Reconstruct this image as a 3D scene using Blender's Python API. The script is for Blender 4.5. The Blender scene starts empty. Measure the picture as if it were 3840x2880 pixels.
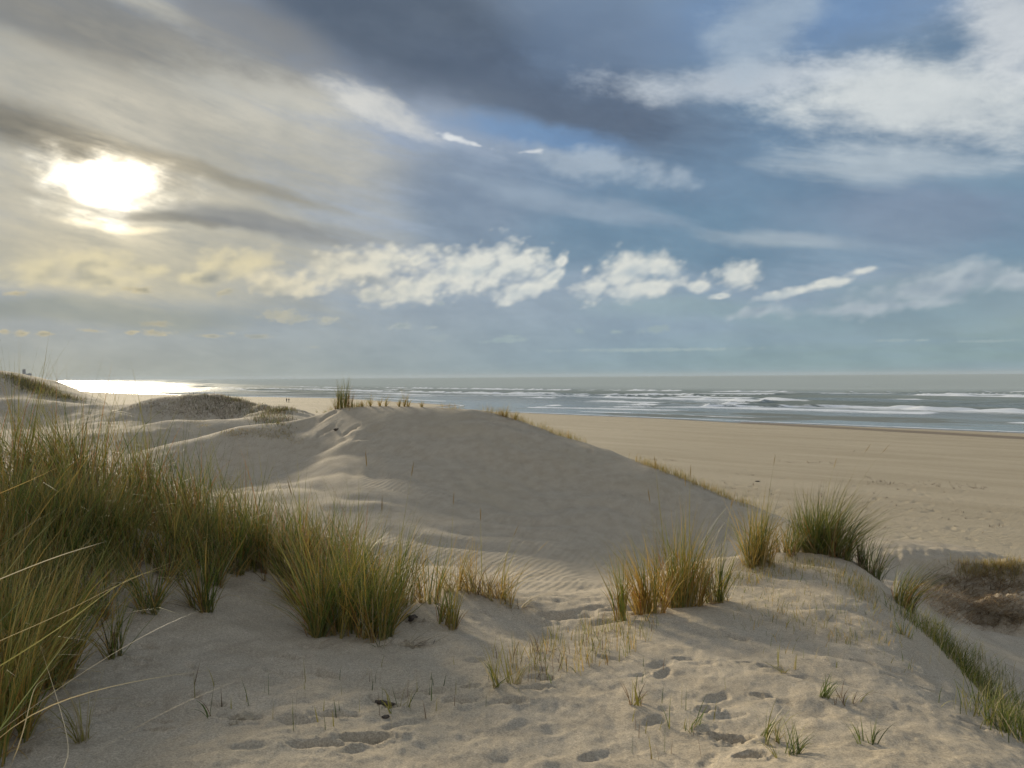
import bpy, math, random
import numpy as np
from mathutils import Vector, Matrix

# ------------------------------------------------------------------ camera
SC = bpy.context.scene
COL = SC.collection
PXF = 2884.0                      # focal length of the photograph in its own pixels (3840 wide)
CAM_Z = 10.5                      # metres above the sea, from the height of the walkers on the beach
PITCH = (1440 - 1413) / PXF
ROLL = math.radians(0.40)
_f = Vector((0, math.cos(PITCH), -math.sin(PITCH)))
_r = Vector((math.cos(ROLL), 0, -math.sin(ROLL)))
_r = (_r - _f * _r.dot(_f)).normalized()
_u = _r.cross(_f)
cam_data = bpy.data.cameras.new('camera')
cam = bpy.data.objects.new('camera', cam_data)
COL.objects.link(cam)
cam_data.sensor_width = 36.0
cam_data.lens = PXF / 3840 * 36.0
cam_data.clip_start = 0.05
cam_data.clip_end = 60000
cam.matrix_world = Matrix(((_r.x, _u.x, -_f.x, 0), (_r.y, _u.y, -_f.y, 0), (_r.z, _u.z, -_f.z, CAM_Z), (0, 0, 0, 1)))
SC.camera = cam
CAM = np.array((0, 0, CAM_Z))

def ray(u, v):
    d = _f + _r * ((u - 1920) / PXF) + _u * ((1440 - v) / PXF)
    return d

def unproject(u, v, depth):       # a pixel and the distance ahead in metres -> a point
    d = ray(u, v)
    k = depth / d.y
    return (d.x * k, d.y * k, CAM_Z + d.z * k)

def az_el(u, v):
    d = ray(u, v).normalized()
    return math.atan2(d.x, d.y), math.asin(d.z)

# ------------------------------------------------------------------ light and exposure
SUN_AZ, SUN_EL = az_el(410, 690)
SUN_STRENGTH = 5.0
SUN_ANGLE = math.radians(6.0)
SKY_STRENGTH = 0.10
EXPOSURE = 0.0
SC.view_settings.view_transform = 'Standard'
SC.view_settings.look = 'None'
SC.view_settings.gamma = 1.0
SC.view_settings.use_curve_mapping = False
SC.view_settings.exposure = EXPOSURE
sun_data = bpy.data.lights.new('sun', 'SUN')
sun_data.energy = SUN_STRENGTH
sun_data.angle = SUN_ANGLE
sun_data.color = (1.0, 0.87, 0.64)
sun = bpy.data.objects.new('sun', sun_data)
COL.objects.link(sun)
sun.location = (-40, 60, 60)
_sd = Vector((math.sin(SUN_AZ) * math.cos(SUN_EL), math.cos(SUN_AZ) * math.cos(SUN_EL), math.sin(SUN_EL)))
sun.rotation_euler = (-_sd).to_track_quat('-Z', 'Y').to_euler()

def lin(r, g, b):
    def f(c):
        c /= 255.0
        return c / 12.92 if c <= 0.04045 else ((c + 0.055) / 1.055) ** 2.4
    return (f(r), f(g), f(b))

SC.render.engine = 'CYCLES'
CY = SC.cycles
CY.use_adaptive_sampling = True
CY.adaptive_threshold = 0.02
CY.adaptive_min_samples = 8
CY.max_bounces = 6
CY.diffuse_bounces = 2
CY.glossy_bounces = 2
CY.transmission_bounces = 3
CY.transparent_max_bounces = 6
CY.volume_bounces = 1
CY.use_denoising = True
CY.sample_clamp_indirect = 6.0
CY.caustics_reflective = False
CY.caustics_refractive = False

# ------------------------------------------------------------------ node helpers
class NT:
    def __init__(self, tree):
        self.t = tree
        tree.nodes.clear()
    def node(self, kind, **kw):
        n = self.t.nodes.new(kind)
        for k, v in kw.items():
            setattr(n, k, v)
        return n
    def link(self, a, b):
        self.t.links.new(a, b)
    def put(self, sock, v):
        if isinstance(v, bpy.types.NodeSocket):
            self.link(v, sock)
        elif isinstance(v, (tuple, list)):
            n = len(sock.default_value)
            v = tuple(v)
            sock.default_value = (v + (1.0,))[:n] if len(v) < n else v[:n]
        else:
            sock.default_value = v
    def math(self, op, a, b=None, c=None, clamp=False):
        n = self.node('ShaderNodeMath', operation=op, use_clamp=clamp)
        self.put(n.inputs[0], a)
        if b is not None: self.put(n.inputs[1], b)
        if c is not None: self.put(n.inputs[2], c)
        return n.outputs[0]
    def vmath(self, op, a, b=None, c=None, out=0):
        n = self.node('ShaderNodeVectorMath', operation=op)
        self.put(n.inputs[0], a)
        if b is not None: self.put(n.inputs[1], b)
        if c is not None: self.put(n.inputs[2], c)
        return n.outputs[out]
    def add(self, a, b): return self.math('ADD', a, b)
    def sub(self, a, b): return self.math('SUBTRACT', a, b)
    def mul(self, a, b): return self.math('MULTIPLY', a, b)
    def ramp(self, v, a, b, lo=0.0, hi=1.0, smooth=True):
        n = self.node('ShaderNodeMapRange', interpolation_type='SMOOTHSTEP' if smooth else 'LINEAR')
        n.clamp = True
        self.put(n.inputs[0], v); self.put(n.inputs[1], a); self.put(n.inputs[2], b)
        self.put(n.inputs[3], lo); self.put(n.inputs[4], hi)
        return n.outputs[0]
    def mix(self, f, a, b, blend='MIX'):
        n = self.node('ShaderNodeMix', data_type='RGBA', blend_type=blend)
        self.put(n.inputs[0], f); self.put(n.inputs[6], a); self.put(n.inputs[7], b)
        return n.outputs[2]
    def mapping(self, v, loc=(0, 0, 0), rot=0.0, scale=(1, 1, 1), kind='TEXTURE'):
        n = self.node('ShaderNodeMapping', vector_type=kind)
        self.put(n.inputs[0], v)
        n.inputs[1].default_value = loc
        n.inputs[2].default_value = (0, 0, rot)
        n.inputs[3].default_value = scale
        return n.outputs[0]
    def noise(self, v, scale, detail=4.0, rough=0.5, dims='3D', dist=0.0, lac=2.0):
        n = self.node('ShaderNodeTexNoise', noise_dimensions=dims)
        self.put(n.inputs['Vector'], v)
        n.inputs['Scale'].default_value = scale
        n.inputs['Detail'].default_value = detail
        n.inputs['Roughness'].default_value = rough
        n.inputs['Lacunarity'].default_value = lac
        n.inputs['Distortion'].default_value = dist
        return n.outputs[0]

# ------------------------------------------------------------------ sky
world = bpy.data.worlds.new('World')
SC.world = world
world.use_nodes = True
def build_sky():
    T = NT(world.node_tree)
    out = T.node('ShaderNodeOutputWorld')
    bg = T.node('ShaderNodeBackground')
    T.link(bg.outputs[0], out.inputs[0])
    sky = T.node('ShaderNodeTexSky', sky_type='NISHITA')
    sky.sun_disc = False
    sky.sun_elevation = SUN_EL
    sky.sun_rotation = SUN_AZ
    sky.air_density = 1.0; sky.dust_density = 0.8; sky.ozone_density = 1.5
    gen = T.node('ShaderNodeTexCoord').outputs['Generated']
    dirv = T.vmath('NORMALIZE', gen)
    sep = T.node('ShaderNodeSeparateXYZ'); T.link(dirv, sep.inputs[0])
    x, y, z = sep.outputs
    a = T.math('ARCTAN2', x, y)
    e = T.math('ARCSINE', z)
    comb = T.node('ShaderNodeCombineXYZ'); T.link(a, comb.inputs[0]); T.link(e, comb.inputs[1])
    ae = comb.outputs[0]
    # the cloud sheets seen from below: noise laid out on a high flat layer
    zz = T.add(T.math('MAXIMUM', z, 0.0), 0.16)
    pl = T.node('ShaderNodeCombineXYZ')
    T.link(T.math('DIVIDE', x, zz), pl.inputs[0]); T.link(T.math('DIVIDE', y, zz), pl.inputs[1])
    plane = pl.outputs[0]
    n_big = T.noise(T.mapping(plane, rot=math.radians(62), scale=(1.0, 2.6, 1)), 1.7, 4, 0.6)
    n_str = T.noise(T.mapping(ae, rot=math.radians(-13), scale=(1.0, 0.16, 1)), 4.6, 6, 0.66, dist=0.3)
    cm = T.mapping(ae, rot=math.radians(14), scale=(1.0, 0.66, 1))
    n_puf = T.noise(cm, 20.0, 5, 0.52)
    vo = T.node('ShaderNodeTexVoronoi', feature='SMOOTH_F1'); T.put(vo.inputs['Vector'], cm)
    vo.inputs['Scale'].default_value = 54.0; vo.inputs['Detail'].default_value = 1.0; vo.inputs['Smoothness'].default_value = 0.5
    n_cum = T.math('MULTIPLY_ADD', T.sub(0.45, vo.outputs['Distance']), 0.30, n_puf)
    n_fine = T.noise(cm, 85.0, 3, 0.6)
    n_lo = T.noise(cm, 20.0, 2.5, 0.55)
    n_off = T.noise(T.mapping(ae, loc=(0.006, -0.011, 0), rot=math.radians(14), scale=(1.0, 0.66, 1)), 20.0, 2.5, 0.55)
    n_mid = T.noise(T.mapping(ae, rot=math.radians(-8), scale=(1.0, 0.45, 1)), 9.0, 6, 0.66)
    wn = T.node('ShaderNodeTexNoise', noise_dimensions='3D'); T.put(wn.inputs['Vector'], ae)
    wn.inputs['Scale'].default_value = 7.0; wn.inputs['Detail'].default_value = 4.0
    warp = T.vmath('MULTIPLY', T.vmath('SUBTRACT', wn.outputs['Color'], (0.5, 0.5, 0.5)), (0.075, 0.04, 0.0))
    aew = T.vmath('ADD', ae, warp)

    # squared distance to a tilted ellipse as a quadratic form of (azimuth, elevation)
    def forms(v):
        q = T.node('ShaderNodeSeparateXYZ'); T.link(v, q.inputs[0])
        A, E = q.outputs[0], q.outputs[1]
        k2 = T.node('ShaderNodeCombineXYZ'); T.link(T.mul(A, A), k2.inputs[0]); T.link(T.mul(A, E), k2.inputs[1]); T.link(T.mul(E, E), k2.inputs[2])
        k1 = T.node('ShaderNodeCombineXYZ'); T.link(A, k1.inputs[0]); T.link(E, k1.inputs[1]); k1.inputs[2].default_value = 1.0
        return k2.outputs[0], k1.outputs[0]
    F_ae, F_aew = forms(ae), forms(aew)
    def blob(u, v, ru, rv, rot=0.0, co=None):
        A, E = az_el(u, v)
        c = math.cos(A); ra = ru / PXF * c; re = rv / PXF * c
        cs, sn = math.cos(math.radians(rot)), math.sin(math.radians(rot))
        # p = ((a-A) cs + (e-E) sn) / ra,  q = (-(a-A) sn + (e-E) cs) / re
        p = (cs / ra, sn / ra, -(A * cs + E * sn) / ra); q = (-sn / re, cs / re, (A * sn - E * cs) / re)
        two, one = F_ae if co is not None else F_aew
        d = T.add(T.vmath('DOT_PRODUCT', two, (p[0] ** 2 + q[0] ** 2, 2 * (p[0] * p[1] + q[0] * q[1]), p[1] ** 2 + q[1] ** 2), out=1),
                  T.vmath('DOT_PRODUCT', one, (2 * (p[0] * p[2] + q[0] * q[2]), 2 * (p[1] * p[2] + q[1] * q[2]), p[2] ** 2 + q[2] ** 2), out=1))
        return T.math('SQRT', T.math('MAXIMUM', d, 0.0))

    col = T.mix(1.0, sky.outputs[0], (SKY_STRENGTH,) * 3, 'MULTIPLY')
    col = T.mix(1.0, col, (0.34, 0.40, 0.50), 'DARKEN')     # cloud and haze cap the glare of the clear air
    # thin high veil over the whole sky, thickest low down
    veil = T.ramp(n_big, 0.36, 0.72)
    col = T.mix(T.mul(veil, 0.62), col, lin(168, 182, 200))
    far = T.ramp(y, 0.45, -0.1)                      # clouds facing the sun, behind the viewer
    col = T.mix(T.mul(far, T.ramp(n_big, 0.22, 0.5)), col, lin(180, 187, 198))

    def paint(col, c, alpha, d, noise=None, k=0.0, e0=1.05, e1=0.25):
        f = d if noise is None else T.math('MULTIPLY_ADD', T.sub(0.5, noise), k, d)
        return T.mix(T.ramp(f, e0, e1, 0.0, alpha), col, lin(*c))

    # blue middle and right
    col = paint(col, (106, 133, 160), 0.88, blob(2900, 640, 1500, 560, 0), n_str, 0.8)
    col = paint(col, (108, 137, 162), 0.88, blob(2500, 880, 1300, 230, -3), n_str, 0.7)
    col = paint(col, (100, 132, 160), 0.70, blob(3800, 900, 300, 260, 0), n_mid, 0.6)
    col = paint(col, (112, 142, 180), 0.85, blob(3000, 40, 760, 240, 0), n_mid, 0.9)
    # wide warm-grey veil round the sun
    col = paint(col, (174, 172, 162), 0.95, blob(500, 500, 1350, 640, -14), n_str, 1.0)
    col = paint(col, (186, 181, 165), 0.80, blob(420, 880, 1150, 330, -8), n_str, 0.8)
    col = paint(col, (206, 195, 164), 0.50, blob(300, 1000, 620, 190, 0), n_mid, 1.0)
    col = paint(col, (198, 196, 186), 0.85, blob(900, 290, 760, 150, -20), n_str, 1.5)
    col = paint(col, (186, 184, 174), 0.60, blob(1250, 560, 520, 130, -14), n_str, 1.4)
    # dark sheet across the top
    col = paint(col, (88, 101, 118), 0.96, blob(1500, 60, 1150, 330, -17), n_mid, 0.55, 1.05, 0.35)
    col = paint(col, (92, 106, 126), 0.90, blob(2150, 350, 720, 210, -16), n_str, 0.7, 1.1, 0.3)
    col = paint(col, (118, 120, 120), 0.80, blob(250, 60, 900, 170, -8), n_mid, 1.3)
    col = paint(col, (104, 124, 150), 0.75, blob(2250, 130, 520, 260, -10), n_mid, 0.7)
    col = paint(col, (126, 129, 132), 0.75, blob(900, 90, 560, 170, -20), n_mid, 0.9)
    # bright tongue under it
    col = paint(col, (212, 212, 208), 0.85, blob(1420, 410, 260, 72, -20, co=ae), n_mid, 1.8)
    # gap of blue and the torn white edge in it
    col = paint(col, (112, 146, 186), 0.75, blob(2000, 510, 480, 72, -7), n_mid, 1.0)
    # grey shaft right of the veil
    col = paint(col, (126, 143, 164), 0.85, blob(1750, 760, 420, 260, -20), n_str, 0.8)
    # white high cloud to the right
    col = paint(col, (205, 211, 213), 0.95, blob(3480, 390, 760, 215, -12), n_mid, 1.5)
    col = paint(col, (196, 204, 212), 0.85, blob(2750, 300, 620, 85, -3), n_mid, 1.6)
    col = paint(col, (206, 211, 215), 0.85, blob(3780, 90, 260, 260, 0), n_mid, 1.5)
    col = paint(col, (186, 197, 205), 0.75, blob(3350, 620, 560, 95, -8), n_str, 1.4)
    col = paint(col, (160, 176, 192), 0.75, blob(2850, 110, 300, 200, 40), n_mid, 1.4)
    col = paint(col, (172, 184, 194), 0.80, blob(2950, 905, 420, 46, -8), n_str, 1.2)
    col = paint(col, (150, 166, 184), 0.70, blob(2150, 770, 560, 60, -12), n_str, 1.4)
    col = paint(col, (168, 182, 196), 0.75, blob(2250, 620, 380, 70, -8), n_puf, 2.2)
    col = paint(col, (135, 146, 168), 0.60, blob(3400, 830, 620, 170, -6), n_str, 0.9)
    # dark drifts round the sun
    col = paint(col, (114, 113, 107), 0.95, blob(180, 515, 640, 128, -11), n_mid, 1.0)
    col = paint(col, (140, 136, 124), 0.75, blob(820, 660, 560, 46, -14), n_str, 1.4)
    # low band of pale haze right
    col = paint(col, (158, 176, 180), 0.75, blob(2650, 1165, 620, 62, -5), n_str, 0.9)
    col = paint(col, (134, 152, 162), 0.75, blob(3450, 1130, 620, 130, 4), n_mid, 1.2)
    col = paint(col, (132, 141, 140), 0.75, blob(300, 1170, 900, 75, 0), n_mid, 1.0)

    low = T.math('POWER', T.ramp(e, 0.30, 0.0, smooth=False), 2.0)
    lowc = T.mix(T.ramp(a, -0.62, 0.30), lin(166, 166, 150), lin(128, 155, 168))
    col = T.mix(T.mul(low, 0.9), col, lowc)

    # the sun behind thin cloud
    sd = blob(405, 688, 165, 84, -4)
    sdn = T.math('MULTIPLY_ADD', T.sub(0.5, n_puf), 2.6, T.math('MULTIPLY_ADD', T.sub(0.5, n_str), 1.6, sd))
    ang = T.math('ARCCOSINE', T.math('MINIMUM', T.vmath('DOT_PRODUCT', dirv, tuple(_sd), out=1), 1.0))
    glow = T.math('EXPONENT', T.mul(ang, -1 / 0.062))
    def addlight(col, amount, c):
        return T.mix(amount, col, c, 'ADD')
    col = addlight(col, T.mul(glow, T.ramp(n_str, 0.2, 0.75)), (0.75, 0.62, 0.40))
    core = T.math('POWER', T.ramp(sdn, 3.0, 0.10), 4.2)
    col = addlight(col, core, (3.5, 3.2, 2.6))
    col = addlight(col, T.ramp(T.math('MULTIPLY_ADD', T.sub(0.5, n_mid), 0.8, blob(420, 838, 260, 22, -3)), 1.1, 0.2, 0.0, 1.0), (0.42, 0.35, 0.21))
    # dark bar under it
    col = paint(col, (134, 132, 124), 0.70, blob(560, 800, 560, 30, -6), n_puf, 1.6)
    col = paint(col, (132, 136, 140), 0.72, blob(980, 850, 430, 52, -7), n_str, 1.2)

    # uneven thickness of the high cloud
    col = T.mix(0.8, col, T.mix(T.ramp(n_mid, 0.30, 0.70), (0.86, 0.88, 0.90), (1.10, 1.09, 1.07)), 'MULTIPLY')
    # low cumulus
    relief = T.sub(n_off, n_lo)
    basegrey = T.ramp(e, az_el(1800, 960)[1], az_el(1800, 1130)[1], -0.10, 0.22, False)   # greyer towards the flat bases
    def cumulus(col, items, light, dark, e0, e1, k, alpha, co=ae, noise=None):
        d = None
        for it in items:
            b = blob(*it, co=co)
            d = b if d is None else T.math('SMOOTH_MIN', d, b, 0.35)
        f = T.math('MULTIPLY_ADD', T.sub(0.5, noise or n_cum), k, d)
        m = T.ramp(f, e0, e1, 0.0, alpha)
        # lit rims, greyer hearts
        c = T.mix(T.ramp(T.math('MULTIPLY_ADD', relief, 1.5, T.math('MULTIPLY_ADD', f, -0.34, basegrey)), -0.30, 0.42), light, dark)
        return T.mix(m, col, c)
    warm = T.ramp(a, -0.52, 0.02)
    li = T.mix(warm, lin(234, 218, 176), lin(219, 221, 214))
    da = T.mix(warm, lin(176, 168, 144), lin(178, 190, 196))
    li2 = T.mix(warm, lin(222, 205, 160), lin(178, 190, 192))
    da2 = T.mix(warm, lin(160, 156, 138), lin(150, 168, 176))
    # hazy left-hand cumulus against the light
    col = cumulus(col, [(130, 1020, 230, 80, 8), (330, 985, 220, 66, 4), (360, 1045, 180, 60, 0), (890, 985, 190, 72, 10), (760, 1045, 150, 38, 4), (560, 1010, 120, 40, 0)],
                  lin(228, 216, 178), lin(150, 152, 144), 1.2, 0.2, 1.6, 0.8)
    col = cumulus(col, [(1010, 1060, 95, 50, 10), (1110, 1070, 140, 50, 12), (1240, 1018, 150, 72, 22), (1420, 990, 240, 66, 8), (1560, 975, 90, 48, 30),
                        (1410, 1105, 100, 34, 8), (1570, 1070, 230, 64, 16), (1770, 1010, 260, 100, 10), (1930, 990, 150, 84, -12), (1960, 1090, 130, 42, 18),
                        (2110, 975, 30, 45, -30), (2080, 1035, 60, 28, 24)], li, da, 1.30, 0.42, 2.0, 1.0)
    col = cumulus(col, [(2220, 1080, 90, 60, 14), (2370, 1015, 170, 82, 10), (2470, 1010, 110, 46, -8), (2420, 1080, 180, 46, 12), (2620, 1075, 60, 30, 10),
                        (2770, 1030, 100, 56, 18), (2700, 1110, 40, 14, 0), (2980, 1095, 190, 24, 12), (3090, 1065, 70, 22, 8), (3240, 1015, 60, 18, 10), (2200, 1010, 34, 24, 40)],
                  li, da, 1.30, 0.42, 1.9, 0.95)
    col = cumulus(col, [(3500, 1080, 380, 60, 10), (3620, 1040, 170, 70, 6), (3790, 1045, 110, 52, 0), (2850, 1165, 110, 30, 8), (3300, 1150, 330, 26, 3)],
                  lin(184, 194, 200), lin(144, 160, 174), 1.35, 0.30, 1.7, 0.85)
    small = [(525, 1088, 62, 14, 0), (60, 1100, 40, 12, 0), (840, 1098, 36, 14, 20), (1070, 1185, 90, 28, -2), (1225, 1200, 44, 18, 0), (590, 1215, 52, 13, 0),
             (585, 1248, 60, 14, 0), (345, 1240, 46, 9, 0), (165, 1252, 34, 12, 0), (80, 1250, 32, 12, 0), (790, 1260, 50, 9, 0), (960, 1262, 56, 10, 0), (870, 1250, 18, 9, 0),
             (1510, 1222, 60, 15, 6), (1645, 1268, 44, 13, 4), (1610, 1228, 26, 9, 4), (1175, 1302, 30, 5, 0), (490, 1248, 36, 9, 8), (15, 1243, 24, 12, 0), (1655, 1138, 15, 9, 0)]
    col = cumulus(col, small[:10], li2, da2, 1.2, 0.1, 2.6, 0.85, noise=n_fine)
    col = cumulus(col, small[10:], li2, da2, 1.2, 0.1, 2.6, 0.75, noise=n_fine)
    col = cumulus(col, [(1900, 1275, 110, 12, 3), (2175, 1240, 26, 12, 0), (2460, 1235, 70, 18, 8), (2310, 1245, 28, 10, 6), (3340, 1277, 80, 7, 0), (3450, 1276, 30, 5, 0), (3700, 1279, 120, 7, 0), (2450, 1312, 420, 9, 0), (1920, 1262, 40, 10, 0)],
                  lin(166, 182, 182), lin(152, 170, 174), 1.1, 0.2, 2.2, 0.75, noise=n_fine)
    # torn bright edge in the blue gap
    col = cumulus(col, [(1690, 515, 80, 16, -14), (1790, 545, 60, 12, -14), (1980, 570, 70, 12, 2), (1640, 500, 22, 12, 0)],
                  lin(226, 229, 230), lin(186, 194, 204), 1.1, 0.2, 2.4, 0.9)
    # below the horizon the sky goes on in the haze colour
    col = T.mix(T.ramp(e, 0.0, -0.06), col, lin(140, 150, 148))
    T.link(col, bg.inputs[0])
    bg.inputs[1].default_value = 1.0
    world.cycles.sampling_method = 'NONE'
    world.cycles.sample_map_resolution = 512
build_sky()

# ------------------------------------------------------------------ number helpers
def hash2(ix, iy, seed):
    h = (ix.astype(np.int64) * 374761393 + iy.astype(np.int64) * 668265263 + seed * 974711) & 0xffffffff
    h = ((h ^ (h >> 13)) * 1274126177) & 0xffffffff
    h = (h ^ (h >> 16)) & 0xffffffff
    return h.astype(np.float64) / 4294967295.0

def vnoise(x, y, seed=0):
    x = np.asarray(x, float); y = np.asarray(y, float)
    xi = np.floor(x); yi = np.floor(y)
    fx = x - xi; fy = y - yi
    fx = fx * fx * fx * (fx * (fx * 6 - 15) + 10); fy = fy * fy * fy * (fy * (fy * 6 - 15) + 10)
    a = hash2(xi, yi, seed); b = hash2(xi + 1, yi, seed)
    c = hash2(xi, yi + 1, seed); d = hash2(xi + 1, yi + 1, seed)
    return (a + (b - a) * fx) * (1 - fy) + (c + (d - c) * fx) * fy

def fbm(x, y, seed=0, oct=4, gain=0.5):
    s = 0.0; amp = 1.0; tot = 0.0
    for i in range(oct):
        s = s + amp * (vnoise(x, y, seed + i * 17) - 0.5)
        tot += amp; amp *= gain
        x = x * 2.03 + 13.7; y = y * 2.03 + 7.1
    return s / tot * 2.0            # about -1 .. 1

def sstep(x, a, b):
    t = np.clip((x - a) / (b - a), 0, 1)
    return t * t * (3 - 2 * t)

# ------------------------------------------------------------------ the coast in plan: waterline and dune foot, X for every Y
def curve(pts, smooth):
    pts = np.array(pts, float)
    t = np.sort(np.concatenate([np.arange(-400, 1500, 2.0), np.geomspace(1500, 60000, 400)]))
    xs = np.interp(t, pts[:, 1], pts[:, 0])
    n = len(xs)
    for _ in range(smooth):
        xs[1:-1] = (xs[:-2] + 2 * xs[1:-1] + xs[2:]) / 4
    return t, xs
SHORE = curve([(560, -400), (180, 35), (91, 137), (-3, 233), (-30, 260), (-17, 284), (-88, 400), (-155, 446), (-281, 574), (-470, 800), (-737, 1211), (-1673, 2750), (-3330, 5650), (-35200, 60000)], 12)
FOOT = curve([(450, -400), (108, -45), (24, 38), (-60, 124), (-250, 330), (-520, 700), (-880, 1250), (-1850, 2750), (-3520, 5650), (-35400, 60000)], 30)
def coast(C, X, Y):                     # signed distance to the line, seaward positive
    xs = np.interp(Y, *C)
    sl = (np.interp(Y + 4, *C) - np.interp(Y - 4, *C)) / 8.0
    return (X - xs) / np.sqrt(1 + sl * sl)

# ------------------------------------------------------------------ dune surface: measured points (pixel, pixel, metres ahead)
PTS = [
 # foreground floor
 (0,2880,3.3),(600,2880,3.3),(1200,2880,3.4),(1900,2880,3.4),(2500,2880,3.3),(3000,2880,3.2),(3500,2880,3.2),
 (300,2600,4.2),(900,2550,4.6),(1180,2500,5.0),(1230,2600,4.5),(600,2300,5.6),(300,2200,5.6),(900,2200,6.5),(1100,2180,6.9),(0,2400,4.8),
 (150,1915,6.6),(600,2010,6.9),(1000,2130,7.2),(1300,2290,6.6),(1500,2290,7.3),(1650,2235,7.8),(1760,2222,8.0),(1860,2262,8.0),(1960,2320,8.1),(2060,2380,8.2),
 (1500,2650,4.4),(1700,2560,4.9),(2000,2600,4.7),(2100,2460,6.0),(1800,2420,6.2),(1500,2430,5.9),(2300,2410,6.4),(2480,2310,7.4),(2560,2275,8.0),(2400,2300,8.0),(2250,2340,8.0),
 (2400,2600,4.6),(2900,2600,4.5),(2800,2400,6.0),(3050,2400,6.0),(3300,2500,5.2),(3420,2650,4.4),(3000,2750,3.8),(2900,2200,8.0),(3000,2120,9.0),(2820,2085,10.0),(2700,2100,10.0),
 (3100,2065,9.8),(3230,2140,9.0),(3320,2230,8.2),(3430,2350,7.2),(3530,2480,6.2),(3640,2620,5.2),(3740,2760,4.2),(3840,2900,3.4),
 # gully and broken bank beyond the right-hand mound
 (3450,2330,10.2),(3580,2450,9.0),(3700,2620,7.4),(3800,2760,6.2),(3840,2560,9.5),(3720,2420,11.5),(3840,2400,12.5),(3620,2330,13.0),(3840,2330,13.6),
 (3480,2165,14.6),(3620,2135,15.2),(3840,2115,15.6),(3460,2230,13.4),(3640,2270,13.8),(3840,2280,14.2),
 # blow-out floor
 (2100,2300,11.0),(2000,2200,14.0),(2300,2200,14.0),(2200,2120,17.0),(2550,2080,18.0),(1700,2100,17.0),(2620,2000,20.0),
 # the large bare dune
 (2000,2000,19.0),(1900,1900,21.0),(2300,1950,20.0),(2720,1950,20.0),(2790,1900,21.0),(2500,1782,23.0),(2250,1682,25.0),(2050,1620,27.0),(1880,1562,28.0),(1740,1535,28.5),(1600,1526,29.0),(1400,1526,29.0),
 (1240,1536,30.0),(1150,1568,30.0),(1500,1600,26.5),(1700,1650,25.5),(1330,1640,26.2),(1300,1750,24.1),(1600,1750,23.6),(1900,1700,24.5),(2100,1800,22.9),(1500,1900,20.3),(1230,1690,26.5),(1140,1630,29.5),
 # cone hill and the pale bowl
 (700,1655,30.0),(850,1614,29.0),(950,1603,29.0),(1050,1606,29.0),(1120,1648,28.0),(950,1700,27.3),(1050,1760,26.0),(800,1750,26.5),(1200,1800,23.0),(1100,1900,20.0),
 (300,1610,40.0),(500,1690,33.0),(600,1715,31.0),(100,1610,38.0),(300,1730,28.0),(500,1810,24.0),(0,1700,28.0),
 (640,1562,38.0),(560,1585,38.0),(715,1592,37.5),(620,1645,35.0),(740,1640,35.5),
 # dark hump
 (550,1506,50.0),(650,1487,50.0),(750,1479,50.0),(850,1486,50.0),(950,1511,48.0),(1010,1534,46.0),(1080,1532,46.0),(1130,1556,43.0),(1090,1580,40.0),(800,1560,47.3),(900,1590,44.0),(700,1545,47.5),(760,1600,42.0),(1000,1590,39.0),
 # level strip and the far hill on the left
 (0,1491,52.5),(200,1500,52.2),(350,1512,51.5),(450,1519,51.0),(0,1393,80.0),(100,1433,77.0),(200,1466,74.0),(300,1500,71.0),(30,1470,73.5),(130,1480,71.5),(0,1535,50.0),(200,1545,50.0),(400,1550,49.0),
]
def _level(p):                            # the ground in front lies nearly level, about 1.85 m below the eye
    u, v, d = p
    if u >= 1400 and v >= 2050 and d <= 10.05 and not (u > 3300 and d > 8.9):
        w = float(np.interp(u, (2500, 2850), (0.7, 0.12)))
        d = (1 - w) * d + w * 1.85 / ((v - 1413) / PXF)
    return (u, v, d)
XYZ = [unproject(*_level(p)) for p in PTS]
# ground that the photograph does not show (behind ridges, beside and behind the viewer): x, y, height relative to the eye
XYZ += [(x, y, CAM_Z + z) for x, y, z in [
 (0,1.2,-1.62),(-1.5,1.0,-1.5),(1.5,1.0,-1.6),(0,-2,-1.5),(-3,-1,-1.2),(3,-1,-1.8),(-4,3,-1.2),(-7,4,-0.9),(-9,8,-1.2),(0,-8,-1.5),(-8,-6,-1),(8,-6,-3.5),(4.2,2.4,-2.4),(7,3,-3.8),(10,8,-4.5),
 (-4.5,10,-2.6),(-2.5,10.5,-2.9),(-0.8,10.5,-3.3),(-6.5,12,-2.9),(-9,14,-2.7),(-12,12,-2),(2.4,11.5,-3.3),(4.2,13,-3.9),(3.4,16,-4.1),(5.5,12.5,-3.5),(11,22,-6.5),(8.5,26,-6.2),(4,33,-6.0),(-3,35,-5.6),(-9,36,-4.6),
 (-11,33.5,-3.2),(-14,34,-3.0),(-7,37,-5.0),(-13,54,-5.0),(-18,57,-4.2),(-26,60,-3.4),(-32,78,-5),(-42,90,-4.4),(-36,58,-2.6),(-28,56,-2.8),(-36,30,-2.5),(-25,18,-2.0),(-60,60,-2.0),(-75,95,-0.5),(-50,40,-2.2)]]
XYZ = np.array(XYZ)
def lp(x, y):                            # log-polar plan: dune features grow with distance in the points above
    r = np.sqrt(x * x + (y + 0.0) ** 2 + 0.3)
    return np.stack([np.arctan2(x, y + 1e-9) * 2.2, np.log(r) * 2.2], -1)
def tps_fit(P, z, lam):
    n = len(P)
    d = np.sqrt(((P[:, None] - P[None]) ** 2).sum(-1))
    K = d * d * np.log(d + 1e-9) + lam * np.eye(n)
    A = np.zeros((n + 3, n + 3)); A[:n, :n] = K
    A[:n, n] = 1; A[:n, n + 1:] = P; A[n:, :n] = A[:n, n:].T
    return np.linalg.solve(A, np.concatenate([z, np.zeros(3)]))
_CP = lp(XYZ[:, 0], XYZ[:, 1])
_W = tps_fit(_CP, XYZ[:, 2] - CAM_Z, 0.0015)
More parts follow.
